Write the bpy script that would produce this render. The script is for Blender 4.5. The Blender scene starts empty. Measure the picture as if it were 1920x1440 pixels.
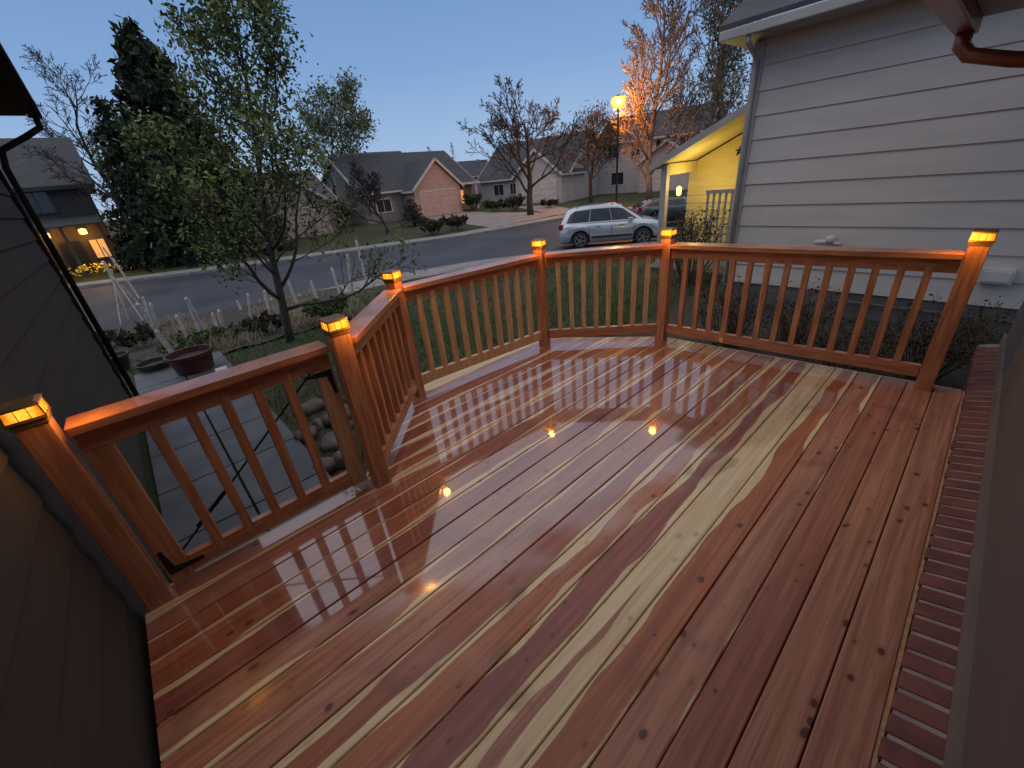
import bpy, bmesh, math, random
from mathutils import Vector, Matrix
R = math.radians
COL = bpy.context.scene.collection
S = bpy.context.scene
# ------------------------------------------------------------------ camera
H = 1.62; FP = 770.0
PITCH, ROLL, YAW = R(26.7), R(6.0), R(49.7)
hd = Vector((-math.sin(YAW), math.cos(YAW), 0))
fw = hd*math.cos(PITCH) + Vector((0,0,-math.sin(PITCH)))
r0 = Vector((hd.y, -hd.x, 0)); u0 = r0.cross(fw)
rt = r0*math.cos(ROLL) - u0*math.sin(ROLL)
up = r0*math.sin(ROLL) + u0*math.cos(ROLL)
CAM = Vector((0,0,H))
cd = bpy.data.cameras.new('camera'); cam = bpy.data.objects.new('camera', cd); COL.objects.link(cam)
M = Matrix((rt, up, -fw)).transposed().to_4x4(); M.translation = CAM
cam.matrix_world = M
cd.sensor_width = 36; cd.lens = FP/1920*36; cd.clip_start = .02; cd.clip_end = 3000
S.camera = cam
def ray(px, py): return fw + rt*((px-960)/FP) + up*((720-py)/FP)
def at_z(px, py, z): d = ray(px,py); return CAM + d*((z-H)/d.z)
def at_y(px, py, y): d = ray(px,py); return CAM + d*(y/d.y)
def at_x(px, py, x): d = ray(px,py); return CAM + d*(x/d.x)
def zup(P, py):
    b = (720-py)/FP
    A = P[0]*up.x + P[1]*up.y; B = P[0]*fw.x + P[1]*fw.y
    return H + (b*B-A)/(up.z-b*fw.z)
# ------------------------------------------------------------------ terrain
NE = [(-400,-200),(-60,-32),(-20,-20),(0,-16.6),(7,-16),(11,-14.5),(14.2,-12.3),(18,-8.6),(24,-2),(32,8),(60,40),(400,400)]
FE = [(-400,-260),(-60,-62),(-12,-40),(-3,-32.7),(4,-28.5),(11,-25.2),(16.6,-22.7),(26,-21.4),(33,-17),(42,-8),(60,12),(400,360)]
def interp(T, y):
    for (a,b),(c,d) in zip(T, T[1:]):
        if y <= c: return b+(d-b)*(y-a)/(c-a)
    return T[-1][1]
def xn(y): return interp(NE,y)
def xf(y): return interp(FE,y)
def sst(t): t = max(0,min(1,t)); return t*t*(3-2*t)
def gz(x, y):
    n, f = xn(y), xf(y)
    if x > n+1.6: return -1.46 + 1.0*sst((x-n-1.6)/9.5)
    if x < f-1.6: return -1.46 + min(.4, .01*(f-1.6-x))
    return -1.64
def on_ground(px, py):
    d = ray(px,py); t = 1.0
    while t < 600:
        p = CAM+d*t
        g = gz(p.x,p.y)
        if g < -1.6: g = -1.58
        if p.z <= g: return Vector((p.x,p.y,g))
        t += .03 if t < 30 else .2
    return CAM+d*60
# ------------------------------------------------------------------ materials
def newmat(name):
    m = bpy.data.materials.new(name); m.use_nodes = True
    nt = m.node_tree; return m, nt, nt.nodes['Principled BSDF']
def N(nt, t, **k):
    n = nt.nodes.new(t)
    for a,b in k.items(): setattr(n,a,b)
    return n
def L(nt, a, b): nt.links.new(a,b)
def mth(nt, op, a, b=None, c=None):
    n = N(nt,'ShaderNodeMath',operation=op)
    for i,v in enumerate((a,b,c)):
        if v is None: continue
        if isinstance(v,(int,float)): n.inputs[i].default_value = v
        else: L(nt,v,n.inputs[i])
    return n.outputs[0]
def mixc(nt, f, a, b, bt='MIX'):
    n = N(nt,'ShaderNodeMix',data_type='RGBA',blend_type=bt)
    for i,v in ((0,f),(6,a),(7,b)):
        if isinstance(v,(int,float)): n.inputs[i].default_value = v
        elif isinstance(v,tuple): n.inputs[i].default_value = (*v,1) if len(v)==3 else v
        else: L(nt,v,n.inputs[i])
    return n.outputs[2]
def mrange(nt, v, a, b, c=0, d=1):
    n = N(nt,'ShaderNodeMapRange',interpolation_type='SMOOTHSTEP'); L(nt,v,n.inputs[0])
    for i,x in enumerate((a,b,c,d)): n.inputs[i+1].default_value = x
    return n.outputs[0]
def pmat(name, c1, c2=None, scale=6, rough=.6, bump=.0, stretch=(1,1,1), metal=0, detail=1, lo=.35, hi=.65, emit=None, es=0, vary=0, coat=0, bscale=None, spec=.5):
    m, nt, b = newmat(name)
    c2 = c2 or tuple(x*.75 for x in c1)
    tc = N(nt,'ShaderNodeTexCoord'); mp = N(nt,'ShaderNodeMapping'); mp.inputs['Scale'].default_value = stretch
    L(nt,tc.outputs['Object'],mp.inputs[0])
    no = N(nt,'ShaderNodeTexNoise'); no.inputs['Scale'].default_value = scale; no.inputs['Detail'].default_value = detail
    vec = mp.outputs[0]
    if vary:
        oi = N(nt,'ShaderNodeObjectInfo'); ad = N(nt,'ShaderNodeVectorMath',operation='ADD'); cx = N(nt,'ShaderNodeCombineXYZ')
        ml = mth(nt,'MULTIPLY',oi.outputs['Random'],37.0)
        L(nt,ml,cx.inputs[0]); L(nt,ml,cx.inputs[1]); L(nt,vec,ad.inputs[0]); L(nt,cx.outputs[0],ad.inputs[1]); vec = ad.outputs[0]
    L(nt,vec,no.inputs['Vector'])
    col = mixc(nt, mrange(nt,no.outputs['Fac'],lo,hi), c1, c2)
    if vary:
        col = mixc(nt, mth(nt,'MULTIPLY',oi.outputs['Random'],vary), col, (.55,.5,.45), 'MULTIPLY')
    L(nt,col,b.inputs['Base Color'])
    b.inputs['Roughness'].default_value = rough
    b.inputs['Metallic'].default_value = metal
    b.inputs['Specular IOR Level'].default_value = spec
    b.inputs['Coat Weight'].default_value = coat
    if bump:
        bn = N(nt,'ShaderNodeBump'); bn.inputs['Strength'].default_value = bump; bn.inputs['Distance'].default_value = .02
        src = no.outputs['Fac']
        if bscale:
            n2 = N(nt,'ShaderNodeTexNoise'); n2.inputs['Scale'].default_value = bscale; n2.inputs['Detail'].default_value = 1; L(nt,mp.outputs[0],n2.inputs['Vector']); src = n2.outputs['Fac']
        L(nt,src,bn.inputs['Height']); L(nt,bn.outputs[0],b.inputs['Normal'])
    if emit:
        b.inputs['Emission Color'].default_value = (*emit,1); b.inputs['Emission Strength'].default_value = es
    return m
MT = {}
MT['cedar_v'] = pmat('cedar_v',(.55,.25,.125),(.37,.145,.068),5,.42,0,(9,9,.8),vary=.35,detail=3)
MT['cedar_h'] = pmat('cedar_h',(.51,.222,.11),(.345,.13,.062),5,.30,0,(.9,.9,9),vary=.25,coat=.35,detail=3)
MT['cedar_pale'] = pmat('cedar_pale',(.66,.42,.225),(.53,.30,.145),5,.42,0,(9,9,.8),vary=.3,detail=3)
MT['siding'] = pmat('siding',(.54,.50,.468),(.495,.46,.432),1.5,.6,0,(1,1,6))
MT['white'] = pmat('white_paint',(.58,.56,.54),(.50,.48,.46),3,.5)
MT['offwhite'] = pmat('gutter_paint',(.40,.38,.36),(.35,.33,.315),3,.45)
MT['concrete'] = pmat('concrete',(.13,.125,.12),(.09,.087,.083),4,.8,0,detail=3)
MT['slab'] = pmat('slab',(.105,.11,.118),(.07,.075,.082),3,.5,.1,detail=3)
MT['walk'] = pmat('walk',(.24,.228,.22),(.178,.17,.165),1.5,.7)
MT['asphalt'] = pmat('asphalt',(.025,.034,.048),(.043,.053,.069),.35,.62,.12,bscale=40,spec=.3)
MT['shingle'] = pmat('shingle',(.033,.038,.048),(.056,.057,.067),3,.8,0,(1,1,6))
MT['shingle_b'] = pmat('shingle_brown',(.06,.05,.05),(.09,.08,.075),3,.8,0,(1,1,6))
MT['peach'] = pmat('peach',(.45,.34,.275),(.40,.295,.24),1.5,.7,0,(1,1,5))
MT['peach_d'] = pmat('peach_door',(.50,.385,.32),(.46,.35,.29),1.5,.6)
MT['greyhouse'] = pmat('grey_house',(.23,.21,.207),(.19,.18,.177),1.5,.7,0,(1,1,5))
MT['whitehouse'] = pmat('white_house',(.45,.44,.43),(.39,.38,.37),1.5,.7,0,(1,1,5))
MT['darkhouse'] = pmat('dark_house',(.05,.04,.035),(.04,.032,.029),1.5,.7,0,(1,1,5))
MT['glass'] = pmat('glass',(.02,.025,.03),(.03,.035,.045),2,.08)
MT['warmglass'] = pmat('warm_glass',(.5,.3,.1),(.4,.2,.08),2,.3,emit=(1,.45,.12),es=.7)
MT['bark'] = pmat('bark',(.06,.047,.04),(.04,.032,.028),8,.85,0,(1,1,.3))
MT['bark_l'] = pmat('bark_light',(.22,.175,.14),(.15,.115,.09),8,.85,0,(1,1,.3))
MT['leaf'] = pmat('leaf',(.18,.215,.065),(.08,.112,.033),1.8,.6,spec=.2)
MT['leaf_y'] = pmat('leaf_spring',(.15,.185,.09),(.075,.105,.045),1.2,.6)
MT['needle'] = pmat('needle',(.022,.034,.02),(.036,.05,.028),1.5,.8,spec=.15)
MT['needle2'] = pmat('needle_brown',(.05,.045,.032),(.032,.032,.023),1.5,.8,spec=.2)
MT['shrub'] = pmat('shrub_leaf',(.055,.05,.028),(.03,.03,.018),4,.7,spec=.15)
MT['twig'] = pmat('twig',(.13,.093,.066),(.075,.054,.042),6,.8)
MT['straw'] = pmat('straw',(.38,.315,.21),(.25,.20,.125),6,.8)
MT['grass'] = pmat('grass',(.066,.112,.028),(.098,.116,.043),2.5,.6)
MT['mulch'] = pmat('mulch',(.026,.022,.017),(.05,.042,.03),14,.9,.6,lo=.4,hi=.6,detail=2)
MT['stake'] = pmat('stake',(.56,.50,.46),(.41,.36,.325),9,.75)
MT['redpot'] = pmat('red_pot',(.075,.015,.015),(.05,.011,.011),5,.5)
MT['blackpot'] = pmat('black_pot',(.018,.018,.02),(.03,.028,.028),5,.5)
MT['rock'] = pmat('rock',(.15,.13,.115),(.07,.058,.053),5,.6,.3,vary=.9,detail=3)
MT['iron'] = pmat('black_iron',(.012,.012,.013),(.02,.02,.02),9,.45,metal=.4)
MT['bronze'] = pmat('bronze',(.16,.085,.03),(.10,.055,.02),9,.4,metal=0)
MT['bulb'] = pmat('bulb_core',(1,.8,.4),(1,.7,.3),5,.3,emit=(1,.58,.18),es=2.4)
MT['brick'] = pmat('brick',(.23,.078,.058),(.145,.05,.041),9,.75,.3,vary=.3,detail=3)
MT['mortar'] = pmat('mortar',(.38,.305,.275),(.29,.23,.205),12,.9)
MT['ownwall'] = pmat('own_wall',(.14,.11,.09),(.126,.10,.082),2,.7,0,(1,1,5))
MT['ownwall2'] = pmat('own_wall_grey_shaded',(.056,.048,.044),(.049,.043,.040),2,.7,0,(1,1,5),spec=.2)  # eave shade and corner vignetting put into the dark grey base colour
MT['owntrim'] = pmat('own_trim',(.22,.18,.155),(.19,.155,.135),4,.6)
MT['browngutter'] = pmat('brown_gutter',(.24,.062,.03),(.17,.045,.023),4,.35)
MT['darkgutter'] = pmat('dark_gutter',(.025,.016,.012),(.02,.013,.01),4,.8,spec=.1)
MT['yellow'] = pmat('yellow_siding',(.57,.47,.20),(.51,.42,.175),2,.6,0,(1,1,5))
MT['silver'] = pmat('silver_paint',(.50,.53,.58),(.46,.49,.54),1,.22,metal=.45,coat=1)
MT['darkpaint'] = pmat('dark_paint',(.05,.055,.065),(.06,.065,.075),1,.22,metal=.3,coat=1)
MT['tyre'] = pmat('tyre',(.016,.016,.017),(.025,.025,.025),8,.8)
MT['rim'] = pmat('rim',(.42,.42,.44),(.32,.32,.34),4,.3,metal=.8)
MT['lampglass'] = pmat('lamp_glass',(1,.6,.2),(1,.5,.15),2,.4,emit=(1,.31,.022),es=2.0)
MT['headl'] = pmat('headlight',(.7,.72,.75),(.6,.62,.65),4,.1)
MT['taill'] = pmat('taillight',(.4,.02,.02),(.3,.015,.015),4,.2)
MT['kerb'] = pmat('kerb_concrete',(.26,.24,.23),(.19,.18,.17),2,.8)
MT['flower'] = pmat('yellow_flower',(.8,.55,.04),(.7,.45,.03),4,.6)
def amber_mat():
    m, nt, b = newmat('amber_glass')
    tc = N(nt,'ShaderNodeTexCoord'); sx = N(nt,'ShaderNodeSeparateXYZ'); L(nt,tc.outputs['Object'],sx.inputs[0])
    r2 = mth(nt,'SQRT',mth(nt,'ADD',mth(nt,'POWER',sx.outputs[0],2.0),mth(nt,'POWER',sx.outputs[1],2.0)))
    f = mrange(nt,r2,.048,.070)
    no = N(nt,'ShaderNodeTexNoise'); no.inputs['Scale'].default_value = 60; no.inputs['Detail'].default_value = 1; L(nt,tc.outputs['Object'],no.inputs['Vector'])
    c = mixc(nt,f,(1.8,.80,.07),(.88,.235,.006))
    c = mixc(nt,mrange(nt,no.outputs['Fac'],.35,.7,0,.7),c,mixc(nt,1.0,c,(.6,.5,.4),'MULTIPLY'))
    L(nt,c,b.inputs['Emission Color']); b.inputs['Emission Strength'].default_value = 1.0
    b.inputs['Base Color'].default_value = (.4,.18,.02,1); b.inputs['Roughness'].default_value = .2
    return m
MT['amber'] = amber_mat()
def ground_mat():
    m, nt, b = newmat('lawn_ground')
    tc = N(nt,'ShaderNodeTexCoord')
    def nz(s,d=2):
        n = N(nt,'ShaderNodeTexNoise'); n.inputs['Scale'].default_value = s; n.inputs['Detail'].default_value = d
        L(nt,tc.outputs['Object'],n.inputs['Vector']); return n.outputs['Fac']
    a = mixc(nt, mrange(nt,nz(.35),.38,.62), (.040,.060,.021), (.075,.066,.039))
    a = mixc(nt, mrange(nt,nz(9),.35,.7), a, (.028,.04,.016))
    L(nt,a,b.inputs['Base Color']); b.inputs['Roughness'].default_value = .9; b.inputs['Specular IOR Level'].default_value = .2
    return m
MT['ground'] = ground_mat()

def deck_mat():
    m, nt, b = newmat('deck_cedar')
    at = N(nt,'ShaderNodeAttribute'); at.attribute_name = 'bd'
    sp = N(nt,'ShaderNodeSeparateColor'); L(nt,at.outputs['Color'],sp.inputs[0])
    u, tone, sl, sr = sp.outputs[0], sp.outputs[1], sp.outputs[2], at.outputs['Alpha']
    tc = N(nt,'ShaderNodeTexCoord'); sx = N(nt,'ShaderNodeSeparateXYZ'); L(nt,tc.outputs['Object'],sx.inputs[0])
    X, Y = sx.outputs[0], sx.outputs[1]
    off = mth(nt,'MULTIPLY',tone,57.0)
    def vec(a,b_,c):
        n = N(nt,'ShaderNodeCombineXYZ')
        for i,v in enumerate((a,b_,c)):
            if isinstance(v,(int,float)): n.inputs[i].default_value = v
            else: L(nt,v,n.inputs[i])
        return n.outputs[0]
    def nz(v,s,d=3,dist=0):
        n = N(nt,'ShaderNodeTexNoise'); n.inputs['Scale'].default_value = s; n.inputs['Detail'].default_value = d; n.inputs['Distortion'].default_value = dist
        L(nt,v,n.inputs['Vector']); return n.outputs['Fac']
    def ml(a,k): return mth(nt,'MULTIPLY',a,k)
    g = nz(vec(ml(X,34.0),ml(Y,1.0),off),1.0,3,.9)
    g2 = nz(vec(ml(X,170.0),ml(Y,4.0),off),1.0,1)
    cath = nz(vec(ml(X,9.0),ml(Y,.75),off),1.0,1)
    ringf = mth(nt,'ADD',ml(mth(nt,'SINE',ml(cath,70.0)),.5),.5)
    wv = nz(vec(ml(Y,1.3),off,0.0),1.0,2)
    wv2 = nz(vec(ml(Y,1.5),off,9.0),1.0,2)
    tap = mrange(nt,Y,-1.0,.9,.45,1)   # heartwood widens along the board
    def sap(uu, s, w):
        v = mth(nt,'SUBTRACT',mth(nt,'SUBTRACT',uu,mth(nt,'MULTIPLY',s,tap)),ml(mth(nt,'SUBTRACT',w,.5),1.0))
        v = mth(nt,'ADD',v,ml(mth(nt,'SUBTRACT',g,.5),.14))
        return mrange(nt,v,-.012,.018,1,0)
    sm = mth(nt,'MAXIMUM',sap(u,sl,wv),sap(mth(nt,'SUBTRACT',1.0,u),sr,wv2))
    rp = N(nt,'ShaderNodeValToRGB'); L(nt,tone,rp.inputs[0])
    cr = rp.color_ramp
    stops = [(0,(.41,.125,.064)),(.2,(.54,.225,.118)),(.4,(.37,.112,.076)),(.6,(.55,.262,.165)),(.8,(.53,.182,.068)),(1,(.48,.19,.124))]
    cr.elements[0].color = (*stops[0][1],1); cr.elements[1].position = 1; cr.elements[1].color = (*stops[-1][1],1)
    for p,c in stops[1:-1]:
        e = cr.elements.new(p); e.color = (*c,1)
    col = mixc(nt, mrange(nt,g,.3,.72), rp.outputs[0], mixc(nt,1.0,rp.outputs[0],(.60,.49,.46),'MULTIPLY'))
    col = mixc(nt, ml(ringf,.22), col, mixc(nt,1.0,rp.outputs[0],(.6,.45,.4),'MULTIPLY'))
    col = mixc(nt, ml(mrange(nt,g2,.45,.7),.28), col, (.20,.072,.045))
    scol = mixc(nt, mrange(nt,g,.35,.7), (.82,.65,.39), (.66,.47,.25))
    col = mixc(nt, sm, col, scol)
    warp = nz(vec(X,Y,off),9.0,1)
    vo = N(nt,'ShaderNodeTexVoronoi'); vo.inputs['Scale'].default_value = 1
    L(nt,vec(mth(nt,'ADD',ml(X,17.0),ml(warp,.6)),mth(nt,'ADD',ml(Y,10.5),ml(warp,.4)),off),vo.inputs['Vector'])
    vs = N(nt,'ShaderNodeSeparateColor'); L(nt,vo.outputs['Color'],vs.inputs[0])
    ksz = ml(mrange(nt,vs.outputs[0],.3,1.0),.18)
    kd = mth(nt,'SUBTRACT',vo.outputs['Distance'],ksz)
    on = mth(nt,'MULTIPLY',mth(nt,'GREATER_THAN',vs.outputs[0],.42),mrange(nt,tone,.15,.5,.4,1))
    on = mth(nt,'MULTIPLY',on,mth(nt,'SUBTRACT',1.0,ml(sm,.65)))
    kn = mth(nt,'MULTIPLY',mrange(nt,kd,-.03,.05,1,0),on)
    halo = mth(nt,'MULTIPLY',mrange(nt,kd,0,.25,1,0),on)
    col = mixc(nt, ml(halo,.42), col, (.27,.08,.038))
    col = mixc(nt, ml(kn,.88), col, (.07,.022,.015))
    sm2 = nz(vec(ml(X,5.0),ml(Y,3.0),4.0),1.0,3,.5)
    col = mixc(nt, mrange(nt,sm2,.58,.72,0,.42), col, (.15,.055,.038))
    # rain film, thicker away from the eave, drained off the outermost boards
    wn = nz(vec(X,ml(Y,.8),3.0),1.3,3,.3)
    s_ = mth(nt,'ADD',mth(nt,'SUBTRACT',1.58,X),ml(Y,.3))
    wet = mrange(nt,mth(nt,'ADD',s_,ml(mth(nt,'SUBTRACT',wn,.5),2.1)),.75,1.3)
    wet = mth(nt,'MULTIPLY',wet,mrange(nt,X,-1.62,-1.42))
    wet = mth(nt,'MULTIPLY',wet,mrange(nt,mth(nt,'SUBTRACT',Y,ml(X,.68)),2.30,2.48,1,.25))
    damp = mrange(nt,nz(vec(X,Y,8.0),3.5,2),.35,.7)
    col = mixc(nt, ml(wet,.6), col, mixc(nt,1.0,col,(.64,.52,.47),'MULTIPLY'))
    L(nt,col,b.inputs['Base Color'])
    L(nt,mrange(nt,wet,0,1,.5,.3),b.inputs['Roughness'])
    L(nt,mrange(nt,wet,0,1,.06,1),b.inputs['Coat Weight'])
    L(nt,mth(nt,'ADD',mrange(nt,wet,0,1,.28,.028),ml(damp,.06)),b.inputs['Coat Roughness'])
    b.inputs['Coat IOR'].default_value = 2.15
    return m
MT['deck'] = deck_mat()
# ------------------------------------------------------------------ builders
def wloc(o):
    v = Vector((0,0,0))
    while o: v += o.location; o = o.parent
    return v
def tag(o, label=None, cat=None, group=None, kind=None):
    if label: o['label'] = label
    if cat: o['category'] = cat
    if group: o['group'] = group
    if kind: o['kind'] = kind
    return o
def thing(name, label, cat, loc=(0,0,0), rz=0, group=None):
    o = bpy.data.objects.new(name, None); COL.objects.link(o); o.empty_display_size = .1
    o.location = loc; o.rotation_euler = (0,0,rz)
    return tag(o,label,cat,group)
class MB:
    def __init__(s): s.v = []; s.f = []
    def add(s, vs, fs):
        k = len(s.v); s.v += [tuple(x) for x in vs]; s.f += [tuple(i+k for i in f) for f in fs]
    def hexa(s, b, t):
        s.add(list(b)+list(t), [(3,2,1,0),(4,5,6,7),(0,1,5,4),(1,2,6,5),(2,3,7,6),(3,0,4,7)])
    def box(s, c, d, rz=0):
        x,y,z = d[0]/2,d[1]/2,d[2]/2; c = Vector(c); m = Matrix.Rotation(rz,3,'Z')
        q = [(-x,-y),(x,-y),(x,y),(-x,y)]
        s.hexa([c+m@Vector((a,b,-z)) for a,b in q],[c+m@Vector((a,b,z)) for a,b in q])
    def bb(s, x0,x1,y0,y1,z0,z1): s.box(((x0+x1)/2,(y0+y1)/2,(z0+z1)/2),(abs(x1-x0),abs(y1-y0),abs(z1-z0)))
    def beam(s, p, q, w, h_, upv=(0,0,1)):
        p = Vector(p); q = Vector(q); d = (q-p).normalized(); U = Vector(upv)
        if abs(d.dot(U)) > .98: U = Vector((1,0,0))
        sd = d.cross(U).normalized()*w/2; U = sd.cross(d).normalized()*h_/2
        s.hexa([p-sd-U,p+sd-U,p+sd+U,p-sd+U],[q-sd-U,q+sd-U,q+sd+U,q-sd+U])
    def tube(s, path, rad, n=6, cap=True):
        if isinstance(rad,(int,float)): rad = [rad]*len(path)
        path = [Vector(p) for p in path]
        d0 = (path[1]-path[0]).normalized()
        a = d0.orthogonal().normalized()
        vs = []; fs = []
        for i,p in enumerate(path):
            d = (path[min(i+1,len(path)-1)]-path[max(i-1,0)])
            if d.length < 1e-9: d = d0
            d.normalize(); a = (a-d*a.dot(d))
            a = a.normalized() if a.length > 1e-6 else d.orthogonal().normalized()
            b = d.cross(a)
            for k in range(n):
                t = 2*math.pi*k/n; vs.append(p+(a*math.cos(t)+b*math.sin(t))*rad[i])
        for i in range(len(path)-1):
            for k in range(n):
                k2 = (k+1)%n; fs.append((i*n+k,i*n+k2,(i+1)*n+k2,(i+1)*n+k))
        if cap and n > 2:
            fs.append(tuple(reversed(range(n)))); fs.append(tuple((len(path)-1)*n+k for k in range(n)))
        s.add(vs,fs)
    def lathe(s, prof, c=(0,0,0), n=20, m=None):
        c = Vector(c); m = m or Matrix.Identity(3); vs = []; fs = []
        for r,z in prof:
            for k in range(n):
                t = 2*math.pi*(k+.5)/n; vs.append(c+m@Vector((r*math.cos(t),r*math.sin(t),z)))
        for i in range(len(prof)-1):
            for k in range(n):
                k2 = (k+1)%n; fs.append((i*n+k,i*n+k2,(i+1)*n+k2,(i+1)*n+k))
        if prof[0][0] > 1e-5: fs.append(tuple(reversed(range(n))))
        if prof[-1][0] > 1e-5: fs.append(tuple((len(prof)-1)*n+k for k in range(n)))
        s.add(vs,fs)
    def build(s, name, mat, parent=None, smooth=False, bevel=0, local=False):
        off = Vector((0,0,0)) if local else wloc(parent)
        me = bpy.data.meshes.new(name)
        me.from_pydata([(x-off.x,y-off.y,z-off.z) for x,y,z in s.v],[],s.f)
        me.materials.append(MT[mat] if isinstance(mat,str) else mat)
        if smooth: me.polygons.foreach_set('use_smooth',[True]*len(me.polygons))
        o = bpy.data.objects.new(name,me); COL.objects.link(o)
        if parent: o.parent = parent
        if bevel:
            bv = o.modifiers.new('bevel','BEVEL'); bv.width = bevel; bv.segments = 2; bv.limit_method = 'ANGLE'
        return o
def struct(o, label=None, cat=None):
    o['kind'] = 'structure'
    if label: o['label'] = label; o['category'] = cat
    return o
# ------------------------------------------------------------------ ground, road, pavements
def axis(lo, hi, dlo, dhi, step):
    a = []; x = dlo
    while x > lo: a.append(x); x -= max(step, (dlo-x)*.35+step)
    a.append(lo); a.reverse(); x = dlo+step
    while x < dhi: a.append(x); x += step
    while x < hi: a.append(x); x += max(step,(x-dhi)*.35+step)
    a.append(hi); return a
xs = axis(-900,700,-48,8,.5); ys = axis(-700,900,-14,46,.6)
g = MB(); nx = len(xs)
for y in ys:
    for x in xs:
        z = gz(x,y)
        if x > -20 and z > -1.6: z += .02*math.sin(x*1.7+y)*math.sin(y*1.3)
        if -3.2 < x < .4 and -.6 < y < 4: z -= .05
        g.v.append((x,y,z))
for j in range(len(ys)-1):
    for i in range(nx-1): g.f.append((j*nx+i,j*nx+i+1,(j+1)*nx+i+1,(j+1)*nx+i))
struct(g.build('ground','ground',smooth=True),'grassy ground sloping down from the deck to the street','lawn')
yl = [y for y in range(-120,-30,6)]+[-30+.8*i for i in range(100)]+[50+5*i for i in range(10)]
def strip(name, f0, f1, z, mat, thick=0):
    m = MB()
    for y in yl: m.v += [(f0(y),y,z),(f1(y),y,z)]+([(f0(y),y,z-thick),(f1(y),y,z-thick)] if thick else [])
    k = 4 if thick else 2
    for j in range(len(yl)-1):
        a,b = j*k,(j+1)*k
        m.f.append((a,a+1,b+1,b))
        if thick: m.f += [(a+2,a,b,b+2),(a+1,a+3,b+3,b+1)]
    return m.build(name,mat)
struct(strip('road',xf,xn,-1.58,'asphalt'),'dark asphalt street curving past the houses','street')
struct(strip('kerb',lambda y:xn(y),lambda y:xn(y)+.16,-1.45,'kerb',.2),'pale concrete kerb on the near side of the street','kerb')
struct(strip('kerb',lambda y:xf(y)-.16,lambda y:xf(y),-1.45,'kerb',.2),'pale concrete kerb on the far side of the street','kerb')
struct(strip('sidewalk',lambda y:xn(y)+.165,lambda y:xn(y)+1.7,-1.443,'walk',.2),'concrete sidewalk on the near side of the street','sidewalk')
struct(strip('sidewalk',lambda y:xf(y)-1.7,lambda y:xf(y)-.165,-1.443,'walk',.2),'concrete sidewalk on the far side of the street','sidewalk')
def sheet(name, pts, lift, mat, label, cat):
    m = MB(); n = len(pts)
    m.add([(p[0],p[1],max(gz(p[0],p[1]),-1.46)+lift) for p in pts],[tuple(range(n))])
    return struct(m.build(name,mat),label,cat)
sheet('driveway',[(-38.8,23.4),(-38.8,28.4),(-23.4,27.5),(-23.4,19.5)],.035,'walk','pale driveway up to the peach garage','driveway')
sheet('driveway',[(-35,32.5),(-30.5,33.2),(-22.2,28.6),(-23.3,26.2)],.03,'walk','pale driveway of the white house behind the bare tree','driveway')
m = MB(); n=14
for i in range(n+1):
    for j in range(9):
        x = -2.9+i*5/n; y = 3.98+j*.33; m.v.append((x,y,gz(x,y)+.03+.025*math.sin(i*2.1+j*1.7)))
for i in range(n):
    for j in range(8): m.f.append((i*9+j,(i+1)*9+j,(i+1)*9+j+1,i*9+j+1))
struct(m.build('planting_bed','mulch',smooth=True),'dark mulch bed between the deck and the grey house','flower bed')
gp = [on_ground(*p) for p in ((165,640),(330,575),(640,545),(690,590),(520,655),(330,690))]
m = MB(); nn = 16
def bedpt(a,b_): return gp[0].lerp(gp[5],b_).lerp(gp[2].lerp(gp[3],b_),a)
for i in range(nn+1):
    for j in range(nn+1):
        p = bedpt(i/nn,j/nn); m.v.append((p.x,p.y,max(gz(p.x,p.y),-1.46)+.035+.02*math.sin(i*1.9+j*2.3)))
for i in range(nn):
    for j in range(nn): m.f.append((i*(nn+1)+j,i*(nn+1)+j+1,(i+1)*(nn+1)+j+1,(i+1)*(nn+1)+j))
struct(m.build('garden_bed','mulch',smooth=True),'garden bed with dry stalks by the street','flower bed')
m = MB(); x = -2.45
while x > -7.2:
    for y0,y1 in ((-.5,.03),(.045,.58)):
        m.bb(x-.74,x,y0,y1,-.52,-.405)
    x -= .755
struct(m.build('walkway','slab',bevel=.006),'grey concrete slab walkway beyond the gate','path')
# ------------------------------------------------------------------ deck
def yhi(x):
    if x < -1.97: return 3.0+(x+3.1)/(1.13)*(3.77-3.0)
    return 3.77+(x+1.97)/2.17*.15
def ylo(x):
    if x < -2.23: return 1.42+(x+3.1)/.87*(.6-1.42)
    return -.525
DC = Vector((-1.4,1.6,0))
deck = thing('deck','wet red cedar deck of long boards with pale sapwood streaks','deck',DC)
rb = random.Random(21)
mb = MB(); cols = []
def board(x0,x1,tone,sl,sr):
    e = .004; w = x1-x0
    xx = [(x0,-.03),(x0,-e),(x0+e,0)]
    brk = [b for b in (-2.23,-1.97) if x0+e+.002 < b < x1-e-.002]
    for b in brk:
        if b == -2.23: xx += [(b-.0005,0),(b+.0005,0)]
        else: xx.append((b,0))
    xx += [(x1-e,0),(x1,-e),(x1,-.03)]
    k = len(mb.v)
    for x,z in xx: mb.v += [(x,ylo(x),z),(x,yhi(x),z)]
    for i in range(len(xx)-1):
        mb.f.append((k+2*i,k+2*i+2,k+2*i+3,k+2*i+1))
        for q in (i,i+1,i+1,i): cols.append(((xx[q][0]-x0)/w,tone,sl,sr))
    mb.f.append(tuple(k+2*i for i in reversed(range(len(xx))))); cols.extend([(.5,tone,sl,sr)]*len(xx))
    mb.f.append(tuple(k+2*i+1 for i in range(len(xx)))); cols.extend([(.5,tone,sl,sr)]*len(xx))
nb = 23; pit = 3.302/nb; bw = pit-.0045; x = -3.1
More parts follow.
